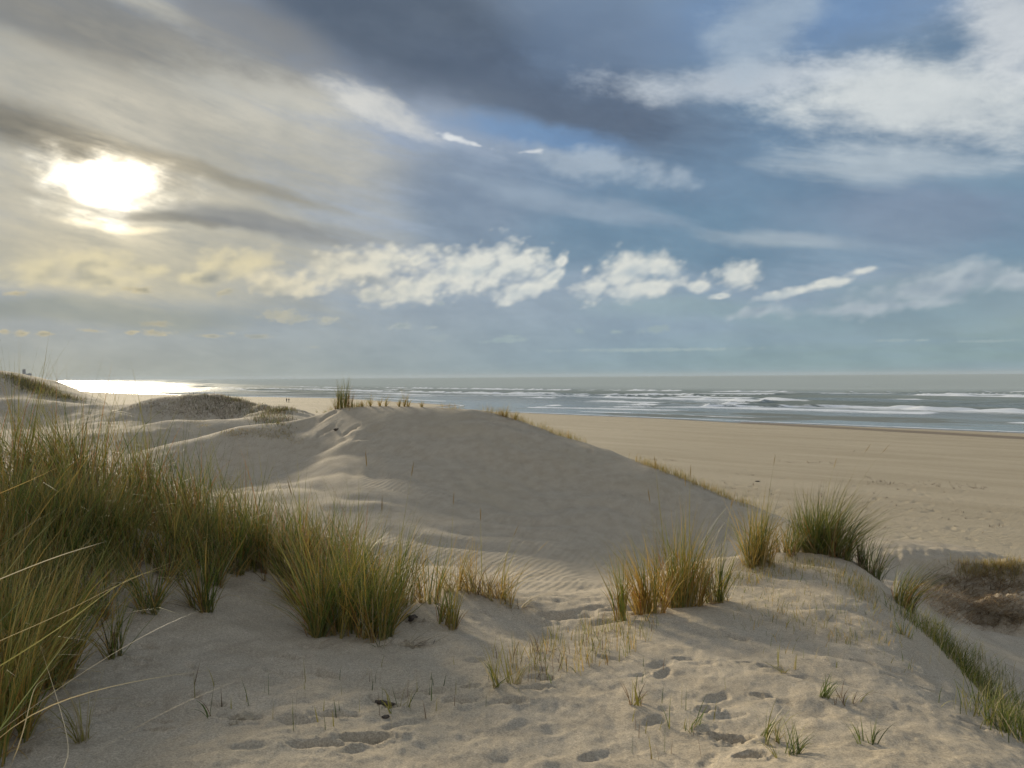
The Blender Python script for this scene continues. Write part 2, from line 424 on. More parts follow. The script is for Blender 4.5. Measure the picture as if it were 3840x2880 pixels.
def tps(x, y):
    P = lp(x, y); n = len(_CP)
    out = np.empty(len(P))
    for i in range(0, len(P), 20000):
        q = P[i:i + 20000]
        d2 = (q[:, :1] - _CP[None, :, 0]) ** 2 + (q[:, 1:] - _CP[None, :, 1]) ** 2
        out[i:i + 20000] = (0.5 * d2 * np.log(d2 + 1e-12)) @ _W[:n] + _W[n] + q @ _W[n + 1:]
    return out

STRIPE = np.array([(120, 55), (81, 121), (60, 155), (40, 186)])     # runnel of wet dark sand along the beach
def stripe_dist(X, Y):
    xs = np.interp(Y, STRIPE[:, 1], STRIPE[:, 0])
    return (X - xs) * 0.82 + 0.8 * fbm(X / 14, Y / 14, 91, 3)

def beach_z(X, Y):
    s = coast(SHORE, X, Y); f = coast(FOOT, X, Y)
    inland = np.maximum(-s, 0)
    z = np.where(s > 0, -0.02 * s * np.exp(-np.maximum(s, 0) / 400) - 0.004 * np.maximum(s, 0), 0.016 * np.minimum(inland, 30) + 0.0085 * np.maximum(inland - 30, 0))
    z = np.minimum(z, 1.6); z = np.maximum(z, -9.0)
    z = z + 0.05 * fbm(X / 23, Y / 23, 5, 3) * sstep(inland, 5, 40)
    z = z + 2.6 * np.exp(-((s - 105) / 32) ** 2) * sstep(Y, 1250, 1500) * sstep(Y, 2600, 2100)      # a sandbank far along the coast
    sd = stripe_dist(X, Y)
    z = z - 0.10 * np.exp(-(sd / 3.0) ** 2) * sstep(Y, 200, 170)
    return z

def dune_regional(X, Y):
    n = fbm(X / 60, Y / 60, 31, 4) * 3.2 + fbm(X / 17, Y / 17, 37, 3) * 0.8
    return 7.5 + n + 9.0 * sstep(np.hypot(X, Y), 1800, 4500)

PRINTS = []                               # hollows: x, y, half length, half width, turn, depth
def ground(X, Y, fine=True):
    X = np.atleast_1d(np.asarray(X, float)).ravel(); Y = np.atleast_1d(np.asarray(Y, float)).ravel()
    r = np.sqrt(X * X + Y * Y)
    f = coast(FOOT, X, Y)
    zb = beach_z(X, Y)
    z = zb.copy()
    inl = f < 3
    near = inl & (r < 135)
    zr = np.zeros(len(X))
    if inl.any():
        zr[inl] = dune_regional(X[inl], Y[inl])
    if near.any():
        xn, yn, rn = X[near], Y[near], r[near]
        t = CAM_Z + tps(xn, yn)
        # relief that grows with distance: hummocks, then small lumps
        rough = 0.5 + 0.5 * sstep(fbm(xn / 7, yn / 7, 77, 2), -0.3, 0.4)
        bare = np.exp(-(((xn - 1.0) / 7.5) ** 2 + ((yn - 22.5) / 6.0) ** 2))       # the large bare dune is smooth
        t += fbm(xn / 9, yn / 9, 3, 3) * 0.14 * sstep(rn, 14, 40) * (1 - 0.8 * bare)
        t += fbm(xn / 2.4, yn / 2.4, 8, 3) * (0.030 + 0.10 * sstep(rn, 16, 45)) * (1 - 0.8 * bare)
        t += fbm(xn / 0.75, yn / 0.75, 12, 3) * (0.026 + 0.03 * sstep(rn, 15, 45)) * rough * (1 - 0.6 * bare)
        hump = np.exp(-(((xn + 17) / 9) ** 2 + ((yn - 48) / 5) ** 2))
        t += hump * (0.55 * fbm(xn / 2.6, yn / 2.6, 41, 4) + 0.25 * np.abs(fbm(xn / 1.1, yn / 1.1, 43, 3)))
        if fine:
            # wind-cut steps running down the right-hand mound
            m = sstep(xn, 0.8, 2.2) * sstep(rn, 11.5, 9.0)
            q = xn * 0.62 + yn * 0.78 + 0.35 * fbm(xn / 1.1, yn / 1.1, 52, 3)
            saw = (q / 0.62) % 1.0
            t += m * 0.075 * (np.where(saw < 0.82, saw / 0.82, (1 - saw) / 0.18) - 0.5) * sstep(fbm(xn / 1.3, yn / 1.3, 57, 2), -0.25, 0.35)
            # crusty lumps in the hollow in front
            m = np.exp(-(((xn + 0.9) / 1.3) ** 2 + ((yn - 4.4) / 1.1) ** 2))
            t += m * 0.07 * np.abs(fbm(xn / 0.42, yn / 0.42, 61, 4)) + (0.017 * fbm(xn / 0.17, yn / 0.17, 66, 3) + 0.008 * np.abs(fbm(xn / 0.07, yn / 0.07, 68, 2))) * sstep(rn, 12, 6)
            # long low wind ripples across the bare dune
            q = (xn * 0.90 + yn * 0.42) + 0.9 * fbm(xn / 3.0, yn / 3.0, 70, 2)
            t += 0.022 * np.sin(q * 2 * np.pi / 0.75) * sstep(fbm(xn / 4.5, yn / 4.5, 71, 2), -0.15, 0.5) * sstep(rn, 11, 15) * sstep(rn, 34, 26)
            q = (xn * 0.25 + yn * 0.97) + 1.3 * fbm(xn / 3.5, yn / 3.5, 72, 3)
            t += 0.085 * np.abs(np.sin(q * np.pi / 1.5)) * sstep(fbm(xn / 3.2, yn / 3.2, 73, 3), 0.0, 0.5) * sstep(rn, 11, 14) * sstep(rn, 40, 28)
            # broken bank on the far side of the gully
            m = np.exp(-(((xn - 9.3) / 1.9) ** 2 + ((yn - 14.2) / 1.5) ** 2))
            t += m * (0.62 * fbm(xn / 1.0, yn / 0.55, 81, 4) + 0.22 * np.abs(fbm(xn / 0.3, yn / 0.3, 83, 3)))
        w = sstep(rn, 100, 130)
        zr[near] = t * (1 - w) + zr[near] * w
    w = sstep(f, -22, 1.5)
    z = np.where(inl, np.maximum(zr * (1 - w) + zb * w, zb), zb)
    if fine:
        for (px, py, a, b, th, dep) in PRINTS:
            R = max(a, b) * 2.2
            k = np.nonzero((np.abs(X - px) < R) & (np.abs(Y - py) < R))[0]
            if not len(k): continue
            dx = X[k] - px; dy = Y[k] - py
            c, s_ = math.cos(th), math.sin(th)
            q = np.sqrt(((dx * c + dy * s_) / a) ** 2 + ((-dx * s_ + dy * c) / b) ** 2)
            q = q * (1 + 0.3 * fbm(X[k] / (0.8 * b), Y[k] / (0.8 * b), 99, 2))
            z[k] += dep * (-sstep(q, 1.3, 0.25) + 0.12 * np.exp(-((q - 1.3) / 0.32) ** 2))
    return z

class Grid:                               # heights on a polar grid, looked up bilinearly
    def __init__(self, radii, az, Z=None):
        self.r, self.a = radii, az
        if Z is None:
            R, A = np.meshgrid(radii, az, indexing='ij')
            Z = ground((R * np.sin(A)).ravel(), (R * np.cos(A)).ravel(), False)
        self.Z = Z.reshape(len(radii), len(az))
    def __call__(self, X, Y):
        X = np.atleast_1d(np.asarray(X, float)); Y = np.atleast_1d(np.asarray(Y, float))
        fi = np.interp(np.hypot(X, Y), self.r, np.arange(len(self.r))); fj = np.interp(np.arctan2(X, Y), self.a, np.arange(len(self.a)))
        i = np.minimum(fi.astype(int), len(self.r) - 2); j = np.minimum(fj.astype(int), len(self.a) - 2)
        u = fi - i; v = fj - j; Z = self.Z
        return (Z[i, j] * (1 - v) + Z[i, j + 1] * v) * (1 - u) + (Z[i + 1, j] * (1 - v) + Z[i + 1, j + 1] * v) * u
SURF = [Grid(np.geomspace(0.6, 600, 420), np.radians(np.linspace(-60, 60, 300)))]
def hit(u, v, dmin=1.5, dmax=400):        # where the line of sight through a pixel meets the ground
    d = ray(u, v)
    ds = np.geomspace(dmin, dmax, 900)
    X = d.x / d.y * ds; Y = ds; Z = CAM_Z + d.z / d.y * ds
    g = SURF[0](X, Y)
    k = np.nonzero(Z < g)[0]
    if not len(k): return None
    k = k[0]
    if k == 0: return (X[0], Y[0], g[0])
    t = (Z[k - 1] - g[k - 1]) / ((Z[k - 1] - g[k - 1]) + (g[k] - Z[k]))
    y = ds[k - 1] + t * (ds[k] - ds[k - 1])
    return (d.x / d.y * y, y, float(SURF[0](d.x / d.y * y, y)[0]))

# footprints and blown hollows
_rp = random.Random(4)
for (u, v, a, b, th, dep) in [
    (520,2475,.09,.03,.2,.05),(545,2430,.06,.03,.1,.04),(690,2535,.05,.03,.1,.05),(1085,2470,.11,.04,.5,.06),(1170,2430,.08,.03,.2,.06),(1060,2530,.12,.05,.3,.06),(1210,2530,.18,.05,-.5,.05),
    (800,2655,.07,.03,.1,.06),(590,2738,.07,.025,.1,.06),(600,2705,.06,.025,.2,.05),(260,2730,.07,.025,0,.05),(90,2695,.08,.03,0,.06),(60,2820,.06,.02,0,.05),(900,2700,.10,.05,.2,.09),
    (1545,2330,.13,.07,-.5,.16),(1530,2420,.18,.05,-.7,.10),(1580,2600,.10,.03,.0,.05),(1655,2595,.07,.03,.0,.05),(1500,2605,.08,.04,.1,.05),(1440,2640,.10,.03,-.5,.06),(1770,2580,.07,.03,.2,.05),
    (1720,2640,.09,.05,.2,.06),(1910,2640,.10,.05,.1,.05),(2030,2545,.09,.045,.1,.05),(2020,2585,.10,.03,.3,.05),(1380,2780,.16,.07,.3,.08),(1180,2800,.18,.05,.2,.05),(1250,2690,.22,.12,.2,.07),
    (2740,2765,.20,.035,-.55,.10),(2810,2840,.07,.05,0,.10),(2660,2668,.08,.02,-.1,.05),(2850,2605,.07,.02,-.3,.04),(2800,2483,.06,.02,.1,.04),(3660,2720,.10,.02,-.5,.06),(3140,2470,.10,.03,-.3,.05),
    (3230,2480,.10,.03,-.4,.05),(3480,2590,.08,.02,-.1,.04),(3340,2540,.06,.02,-.2,.04),(2900,2500,.10,.03,-.5,.05),(2760,2390,.10,.03,-.4,.05),(2560,2470,.08,.03,.1,.03),(1820,2300,.1,.03,-.5,.03),
    (1315,1617,.35,.16,.7,.20),(1395,1612,.5,.2,.6,.16),(1230,1610,.4,.14,.6,.16),(1240,1553,.5,.15,.5,.18),(1380,1640,.6,.15,.1,.12),(1400,1617,.25,.12,.5,.10),(1060,1765,.2,.1,0,.08),(1390,1697,.25,.1,0,.08)]:
    p = hit(u, v)
    if p: PRINTS.append((p[0], p[1], min(a, .13) if a < .2 or v > 2000 else a, min(b, .045) if v > 2000 else b, th, dep))
for _ in range(22):
    u = _rp.uniform(0, 3000); v = _rp.uniform(2450, 2870)
    p = hit(u, v)
    if p: PRINTS.append((p[0], p[1], _rp.uniform(.05, .11), _rp.uniform(.02, .05), _rp.uniform(-.8, .8), _rp.uniform(.012, .03)))
for _ in range(16):                       # old trodden dents, half blown over
    u = _rp.uniform(900, 2700); v = _rp.uniform(2440, 2880)
    p = hit(u, v)
    if p: PRINTS.append((p[0], p[1], _rp.uniform(.07, .13), _rp.uniform(.035, .06), _rp.uniform(-1.2, 1.2), _rp.uniform(.010, .026)))
for _ in range(30):
    u = _rp.uniform(1950, 2560); v = _rp.uniform(2110, 2340)
    p = hit(u, v)
    if p: PRINTS.append((p[0], p[1], _rp.uniform(.14, .30), _rp.uniform(.04, .08), _rp.uniform(-.25, .25), _rp.uniform(.015, .035)))
for _ in range(26):
    t_ = _rp.random()
    u = 1950 + 650 * t_ + _rp.gauss(0, 40); v = 1690 + 240 * t_ + _rp.gauss(0, 45)
    p = hit(u, v)
    if p: PRINTS.append((p[0], p[1], .16, .07, _rp.uniform(-1, 1), _rp.uniform(.02, .06)))
for _ in range(420):                      # trodden sand at the dune foot
    t_ = _rp.random(); X_ = 24 - 45 * t_ + _rp.gauss(0, 6) + 8; Y_ = 38 + 46 * t_ + _rp.gauss(0, 8) + 8
    PRINTS.append((X_, Y_, _rp.uniform(.22, .5), _rp.uniform(.14, .26), _rp.uniform(-.6, .6), _rp.uniform(.04, .10)))

# ------------------------------------------------------------------ mesh helpers
def polar_sheet(name, radii, az, zfun, attrs=None):
    R, A = np.meshgrid(radii, az, indexing='ij')
    X = (R * np.sin(A)).ravel(); Y = (R * np.cos(A)).ravel()
    Z = zfun(X, Y)
    nr, na = R.shape
    i, j = np.meshgrid(np.arange(nr - 1), np.arange(na - 1), indexing='ij')
    i = i.ravel(); j = j.ravel()
    quads = np.stack([i * na + j, i * na + j + 1, (i + 1) * na + j + 1, (i + 1) * na + j], -1)[:, ::-1]
    return mesh_obj(name, np.stack([X, Y, Z], -1), quads, attrs(X, Y) if attrs else None)

def mesh_obj(name, V, quads, attrs=None, cols=None, smooth=True, parent=None, mat=None, tris=None):
    me = bpy.data.meshes.new(name)
    V = np.asarray(V, np.float32)
    nq = 0 if quads is None else len(quads); ntr = 0 if tris is None else len(tris)
    me.vertices.add(len(V)); me.vertices.foreach_set('co', V.ravel())
    loops = np.concatenate([np.asarray(quads, np.int32).ravel() if nq else np.zeros(0, np.int32), np.asarray(tris, np.int32).ravel() if ntr else np.zeros(0, np.int32)])
    me.loops.add(len(loops)); me.loops.foreach_set('vertex_index', loops)
    start = np.concatenate([np.arange(nq) * 4, nq * 4 + np.arange(ntr) * 3]).astype(np.int32)
    me.polygons.add(nq + ntr); me.polygons.foreach_set('loop_start', start)
    if smooth: me.polygons.foreach_set('use_smooth', np.ones(nq + ntr, bool))
    me.update(calc_edges=True)
    if attrs:
        for k, v in attrs.items():
            at = me.attributes.new(k, 'FLOAT', 'POINT'); at.data.foreach_set('value', np.asarray(v, np.float32))
    if cols is not None:
        at = me.attributes.new('tint', 'FLOAT_COLOR', 'POINT'); at.data.foreach_set('color', np.asarray(cols, np.float32).ravel())
    ob = bpy.data.objects.new(name, me); COL.objects.link(ob)
    if parent: ob.parent = parent
    if mat: me.materials.append(mat)
    return ob

def tag(o, label=None, cat=None, group=None, kind=None):
    if label: o['label'] = label
    if cat: o['category'] = cat
    if group: o['group'] = group
    if kind: o['kind'] = kind
    return o

def new_mat(name):
    m = bpy.data.materials.new(name); m.use_nodes = True
    return m, NT(m.node_tree)

def attr(T, name):
    n = T.node('ShaderNodeAttribute'); n.attribute_name = name
    return n.outputs['Fac'] if name != 'tint' else n.outputs['Color']

# ------------------------------------------------------------------ sand
def sand_material():
    m, T = new_mat('sand')
    out = T.node('ShaderNodeOutputMaterial'); bs = T.node('ShaderNodeBsdfPrincipled')
    T.link(bs.outputs[0], out.inputs[0])
    geo = T.node('ShaderNodeNewGeometry').outputs['Position']
    beach = attr(T, 'beach'); shore = attr(T, 'shore'); stripe = attr(T, 'stripe')
    n1 = T.noise(geo, 0.35, 4, 0.6); n2 = T.noise(geo, 3.0, 5, 0.6); n3 = T.noise(geo, 45.0, 3, 0.7); n4 = T.noise(geo, 110.0, 4, 0.75)
    dune = T.mix(T.ramp(n2, 0.3, 0.75), (0.485, 0.410, 0.302), (0.412, 0.342, 0.245))
    dune = T.mix(T.mul(T.ramp(n1, 0.45, 0.75), 0.5), dune, (0.44, 0.365, 0.25))
    bn = T.noise(T.mapping(geo, rot=math.radians(46), scale=(1, 9, 1)), 0.30, 5, 0.6)
    flat = T.mix(T.ramp(bn, 0.30, 0.74), (0.475, 0.398, 0.278), (0.395, 0.328, 0.222))
    # trodden sand near the dune foot: debris and footprint shade painted as dark flecks
    lit = T.noise(T.mapping(geo, rot=math.radians(10), scale=(1, 0.6, 1)), 1.7, 5, 0.7)
    lm = T.mul(T.ramp(lit, 0.60, 0.70), T.mul(T.ramp(attr(T, 'trod'), 0.1, 0.8), 0.35))
    flat = T.mix(lm, flat, (0.17, 0.14, 0.11))
    c = T.mix(beach, dune, flat)
    grain = T.ramp(n4, 0.3, 0.7, 0.70, 1.24)
    g2 = T.ramp(n3, 0.3, 0.7, 0.90, 1.08)
    s = T.vmath('SCALE', c); T.put(s.node.inputs[3], T.mul(grain, g2)); c = s
    wob = T.add(shore, T.mul(T.sub(n1, 0.5), 6.0))
    wet = T.ramp(wob, 7.0, 1.5)
    stn = T.math('ABSOLUTE', stripe)
    wet2 = T.mul(T.ramp(stn, 5.0, 2.2), 0.9)
    w = T.math('MAXIMUM', wet, wet2)
    c = T.mix(T.mul(w, 0.8), c, (0.135, 0.105, 0.080))
    T.link(c, bs.inputs['Base Color'])
    T.put(bs.inputs['Roughness'], T.ramp(wet, 0.0, 1.0, 0.95, 0.25))
    T.put(bs.inputs['Specular IOR Level'], T.ramp(wet, 0.0, 1.0, 0.15, 0.5))
    b1 = T.node('ShaderNodeBump'); b1.inputs['Strength'].default_value = 0.6; b1.inputs['Distance'].default_value = 0.028
    rip = T.noise(T.mapping(geo, rot=math.radians(25), scale=(1, 2.6, 1)), 12.0, 4, 0.65)
    wv = T.node('ShaderNodeTexWave', wave_type='BANDS', bands_direction='X', wave_profile='SIN')
    T.put(wv.inputs['Vector'], T.mapping(geo, rot=math.radians(-24)))
    wv.inputs['Scale'].default_value = 1.9; wv.inputs['Distortion'].default_value = 5.0; wv.inputs['Detail'].default_value = 2.0; wv.inputs['Detail Scale'].default_value = 0.6
    rmask = T.mul(T.ramp(T.noise(geo, 0.22, 3, 0.55), 0.46, 0.62), T.sub(1.0, beach))
    T.link(T.math('MULTIPLY_ADD', T.mul(wv.outputs['Fac'], rmask), 0.5, rip), b1.inputs['Height'])
    b2 = T.node('ShaderNodeBump'); b2.inputs['Strength'].default_value = 0.6; b2.inputs['Distance'].default_value = 0.010
    T.link(n4, b2.inputs['Height']); T.link(b1.outputs[0], b2.inputs['Normal'])
    b3 = T.node('ShaderNodeBump'); b3.inputs['Distance'].default_value = 0.12
    T.put(b3.inputs['Strength'], T.mul(T.ramp(attr(T, 'trod'), 0.05, 0.8), 0.8)); T.link(lit, b3.inputs['Height']); T.link(b2.outputs[0], b3.inputs['Normal'])
    T.link(b3.outputs[0], bs.inputs['Normal'])
    return m
SAND = sand_material()

def ground_attrs(X, Y):
    f = coast(FOOT, X, Y); s = coast(SHORE, X, Y)
    nf = np.exp(-((f - 12) / 22) ** 2) * sstep(np.hypot(X, Y), 130, 60) * sstep(f, -16, -4)
    return {'beach': sstep(f, -16, 0), 'shore': -s, 'stripe': np.where(Y < 186, stripe_dist(X, Y), 50.0), 'trod': nf}
az = np.concatenate([np.radians(np.linspace(-180, -47, 40)[:-1]), np.radians(np.linspace(-47, 47, 880)), np.radians(np.linspace(47, 180, 40)[1:])])
rad = np.concatenate([np.geomspace(0.6, 2.4, 14)[:-1], np.geomspace(2.4, 14, 330)[:-1], np.geomspace(14, 130, 330)[:-1], np.geomspace(130, 900, 110)[:-1], np.geomspace(900, 32000, 30)])
def _gz(x, y):
    z = ground(x, y)
    SURF[0] = Grid(rad, az, z)
    return z
GROUND = polar_sheet('ground', rad, az, _gz, ground_attrs)
GROUND.data.materials.append(SAND)
tag(GROUND, 'pale sand of the dunes and the wide flat beach', 'sand', kind='structure')

# ------------------------------------------------------------------ sea
_ya = np.sort(np.concatenate([np.arange(-400, 1500, 2.0), np.geomspace(1500, 60000, 400)]))
_al = np.concatenate([[0], np.cumsum(np.hypot(np.diff(np.interp(_ya, *SHORE)), np.diff(_ya)))])
def sea_state(X, Y):
    t = coast(SHORE, X, Y); a = np.interp(Y, _ya, _al) + 0.35 * X
    r = np.hypot(X, Y)
    z = np.zeros(len(X)); foam = np.zeros(len(X))
    swell = np.sin(2 * np.pi * (t / 31 + 0.5 * fbm(a / 170, t / 220, 11, 3))) * 0.16 * sstep(t, 30, 140) * sstep(r, 1500, 500)
    z += swell
    # breaking lines: mean distance offshore, slope of that with distance, height, presence threshold, seed
    for (t0, ks, A, th, seed, tail) in [(84, 0.16, 1.15, -0.85, 201, 26), (112, 0.16, 0.9, 0.20, 207, 14), (226, 0.06, 1.15, -0.60, 221, 13), (250, 0.06, 0.8, 0.25, 228, 10),
                                  (58, 0.12, 0.45, -0.25, 233, 16), (34, 0.05, 0.22, -0.05, 239, 9), (160, 0.1, 0.6, 0.30, 241, 8), (14, 0.0, 0.10, -0.1, 243, 5)]:
        tc = t0 + ks * (np.clip(Y, 120, 700) - 206) + 9 * fbm(a / 75, a * 0, seed, 3) + 2.0 * fbm(a / 11, a * 0, seed + 3, 2)
        pres = sstep(fbm(a / 55, a * 0 + 3.1, seed + 5, 3), th, th + 0.22)
        tau = t - tc
        prof = np.where(tau > 0, np.exp(-(tau / 4.5) ** 2), np.exp(-(tau / 1.7) ** 2))
        lumps = 0.65 + 0.55 * fbm(a / 6, t / 6, seed + 9, 3)
        z += A * prof * np.clip(pres * 0.75 + 0.25, 0, 1) * lumps
        front = np.exp(-((tau + 1.6) / 2.4) ** 2) * pres * (0.7 + 0.6 * lumps)
        wash = sstep(tau, 1.5, -1.5) * sstep(tau, -tail * 1.15, -tail * 0.25) * pres * 0.55
        foam = np.maximum(foam, np.maximum(front, wash))
        foam = np.maximum(foam, 0.34 * pres * sstep(tau, -1, 1) * sstep(tau, 16, 4))
    foam = np.maximum(foam, 0.40 * sstep(t, 30, 55) * sstep(t, 125, 85) * (0.7 + 0.5 * fbm(a / 25, t / 9, 261, 3)))
    foam = np.maximum(foam, 0.75 * sstep(np.abs(t - 0.8), 1.6, 0.3))           # lip of the swash
    damp = sstep(r, 1600, 600)
    z *= damp * sstep(t, 0, 6)
    return t, z, foam * (0.25 + 0.75 * damp)
_sea = {}
def sea_z(X, Y):
    t, z, foam = sea_state(X, Y)
    _sea['t'] = t; _sea['foam'] = foam
    return z
saz = np.concatenate([np.radians(np.linspace(-75, -42, 24)[:-1]), np.radians(np.linspace(-42, 42, 600)), np.radians(np.linspace(42, 100, 40)[1:])])
srad = np.concatenate([np.geomspace(95, 480, 300)[:-1], np.geomspace(480, 1500, 100)[:-1], np.geomspace(1500, 33000, 50)])
SEA = polar_sheet('sea', srad, saz, sea_z, lambda X, Y: {'offshore': _sea['t'], 'foam': _sea['foam']})
def sea_material():
    m, T = new_mat('sea_water')
    out = T.node('ShaderNodeOutputMaterial'); bs = T.node('ShaderNodeBsdfPrincipled')
    geo = T.node('ShaderNodeNewGeometry').outputs['Position']
    al = T.mapping(geo, rot=math.radians(45), scale=(1, 3.0, 1))       # stretched along the shore
    t = attr(T, 'offshore'); foam = attr(T, 'foam')
    w1 = T.noise(T.mapping(geo, rot=math.radians(-45), scale=(2.6, 1, 1)), 0.30, 5, 0.62)
    w2 = T.noise(T.mapping(geo, rot=math.radians(-45), scale=(1.6, 1, 1)), 1.9, 4, 0.6)
    slick = T.noise(T.mapping(geo, rot=math.radians(-45), scale=(2.2, 1, 1)), 0.012, 6, 0.72)
    slick = T.ramp(slick, 0.44, 0.58)                    # rippled and smooth patches of water
    shallow = T.ramp(t, 160, 0)
    body = T.mix(shallow, (0.185, 0.215, 0.195), (0.215, 0.225, 0.205))
    body = T.mix(T.mul(T.ramp(w1, 0.4, 0.7), 0.5), body, (0.19, 0.21, 0.19))
    T.link(body, bs.inputs['Base Color'])
    bs.inputs['IOR'].default_value = 1.333; T.put(bs.inputs['Specular IOR Level'], T.ramp(slick, 0, 1, 0.0, 0.12, False))
    T.put(bs.inputs['Roughness'], T.math('MULTIPLY_ADD', T.sub(1.0, slick), T.ramp(t, 60, 160, 0.0, 0.42), T.add(T.ramp(t, 10, 70, 0.12, 0.24), T.ramp(t, 150, 500, 0.0, 0.18))))
    b1 = T.node('ShaderNodeBump'); b1.inputs['Distance'].default_value = 0.35
    T.put(b1.inputs['Strength'], T.ramp(t, 5, 90, 0.10, 0.85)); T.link(w1, b1.inputs['Height'])
    b2 = T.node('ShaderNodeBump'); b2.inputs['Distance'].default_value = 0.08
    T.put(b2.inputs['Strength'], T.ramp(t, 5, 90, 0.10, 0.55)); T.link(w2, b2.inputs['Height']); T.link(b1.outputs[0], b2.inputs['Normal'])
    T.link(b2.outputs[0], bs.inputs['Normal'])
    fo = T.node('ShaderNodeBsdfDiffuse'); fo.inputs[0].default_value = (0.80, 0.82, 0.83, 1)
    fn = T.noise(T.mapping(geo, rot=math.radians(-45), scale=(3.5, 1, 1)), 0.55, 6, 0.7)
    fm = T.ramp(T.add(foam, T.mul(T.sub(fn, 0.5), 1.5)), 0.36, 0.72)
    # rough water far out shows mostly its own colour, slicks mirror the sky
    df = T.node('ShaderNodeBsdfDiffuse'); T.link(T.mix(0.7, body, (0.55, 0.60, 0.58)), df.inputs[0])
    m0 = T.node('ShaderNodeMixShader'); T.put(m0.inputs[0], T.math('MULTIPLY_ADD', T.sub(1.0, slick), T.ramp(t, 40, 200, 0.1, 0.16), T.ramp(t, 120, 420, 0.0, 0.83))); T.link(bs.outputs[0], m0.inputs[1]); T.link(df.outputs[0], m0.inputs[2])
    mx = T.node('ShaderNodeMixShader'); T.put(mx.inputs[0], T.mul(fm, 0.95)); T.link(m0.outputs[0], mx.inputs[1]); T.link(fo.outputs[0], mx.inputs[2])
    T.link(mx.outputs[0], out.inputs[0])
    return m
SEA.data.materials.append(sea_material())
tag(SEA, 'grey green sea with lines of breaking white surf', 'sea', kind='structure')

# ------------------------------------------------------------------ marram grass
def grass_material():
    m, T = new_mat('marram_blade')
    out = T.node('ShaderNodeOutputMaterial'); bs = T.node('ShaderNodeBsdfPrincipled'); tr = T.node('ShaderNodeBsdfTranslucent')
    c = attr(T, 'tint')
    T.link(c, bs.inputs['Base Color']); T.link(c, tr.inputs[0])
    bs.inputs['Roughness'].default_value = 0.55; bs.inputs['Specular IOR Level'].default_value = 0.35
    mx = T.node('ShaderNodeMixShader'); mx.inputs[0].default_value = 0.32
    T.link(bs.outputs[0], mx.inputs[1]); T.link(tr.outputs[0], mx.inputs[2]); T.link(mx.outputs[0], out.inputs[0])
    return m
GRASS = grass_material()
GREEN = (0.135, 0.175, 0.030); DGREEN = (0.070, 0.105, 0.024); OLIVE = (0.260, 0.235, 0.048); GOLD = (0.460, 0.300, 0.070)
STRAW = (0.44, 0.36, 0.20); RUST = (0.330, 0.150, 0.038); PALE = (0.56, 0.50, 0.36); BROWN = (0.165, 0.105, 0.055); SHOOT = (0.150, 0.190, 0.055)

def blades(rg, roots, L, tilt, az_, curl, width, tint, lean=(0, 0), seg=5, tip=None, stiff=1.7):
    """ribbon blades: roots (n,3), length, first tilt from upright, heading, added bend, width, colour"""
    n = len(roots)
    s = np.linspace(0, 1, seg + 1)
    th = tilt[:, None] + curl[:, None] * s[None] ** stiff
    dx = np.sin(th) * np.cos(az_)[:, None]; dy = np.sin(th) * np.sin(az_)[:, None]; dz = np.cos(th)
    st = L[:, None] / seg
    def integ(d):
        c = np.zeros((n, seg + 1)); c[:, 1:] = np.cumsum((d[:, 1:] + d[:, :-1]) / 2 * st, 1); return c
    lx = lean[0] * L[:, None] * s[None] ** 2; ly = lean[1] * L[:, None] * s[None] ** 2
    P = np.stack([roots[:, :1] + integ(dx) + lx, roots[:, 1:2] + integ(dy) + ly, roots[:, 2:] + integ(dz) - 0.35 * np.hypot(lx, ly) * s[None]], -1)
    psi = rg.uniform(0, math.pi, n)
    w = np.stack([np.cos(psi), np.sin(psi), np.zeros(n)], -1)[:, None] * (width[:, None] * np.clip(1.02 - s[None] ** 1.6, 0.06, 1) * 0.5)[..., None]
    V = np.stack([P - w, P + w], 2).reshape(n * (seg + 1) * 2, 3)
    b = (np.arange(n) * (seg + 1) * 2)[:, None]; k = (np.arange(seg) * 2)[None]
    q = np.stack([b + k, b + k + 1, b + k + 3, b + k + 2], -1).reshape(-1, 4)
    tint = np.asarray(tint, float)
    g = s[None, :, None]
    base = tint[:, None] * 0.75 + np.array(STRAW)[None, None] * 0.25
    tc = np.asarray(STRAW)[None, None] if tip is None else np.asarray(tip)[None, None]
    f1 = np.clip(1 - g / 0.25, 0, 1); f2 = np.clip((g - 0.72) / 0.28, 0, 1) * 0.65
    c = tint[:, None] * (1 - f1) + base * f1
    c = c * (1 - f2) + tc * f2
    C = np.repeat(c[:, :, None], 2, 2).reshape(-1, 3)
    C = np.concatenate([C, np.ones((len(C), 1))], 1)
    return V, q, C

def pick(rg, n, table):
    names, w = zip(*table)
    w = np.array(w, float) / sum(w)
    idx = rg.choice(len(names), n, p=w)
    c = np.array(names)[idx]
    return c * rg.uniform(0.72, 1.25, (n, 1))

def join(parts):
    V, Q, C = [], [], []; o = 0
    for v, q, c in parts:
        V.append(v); Q.append(q + o); C.append(c); o += len(v)
    return np.concatenate(V), np.concatenate(Q), np.concatenate(C)

def tuft_part(name, parts, origin, parent=None):
    V, Q, C = join(parts)
    ob = mesh_obj(name, V - np.array(origin)[None], Q, cols=C, mat=GRASS, parent=parent)
    if parent is None: ob.location = origin
    return ob

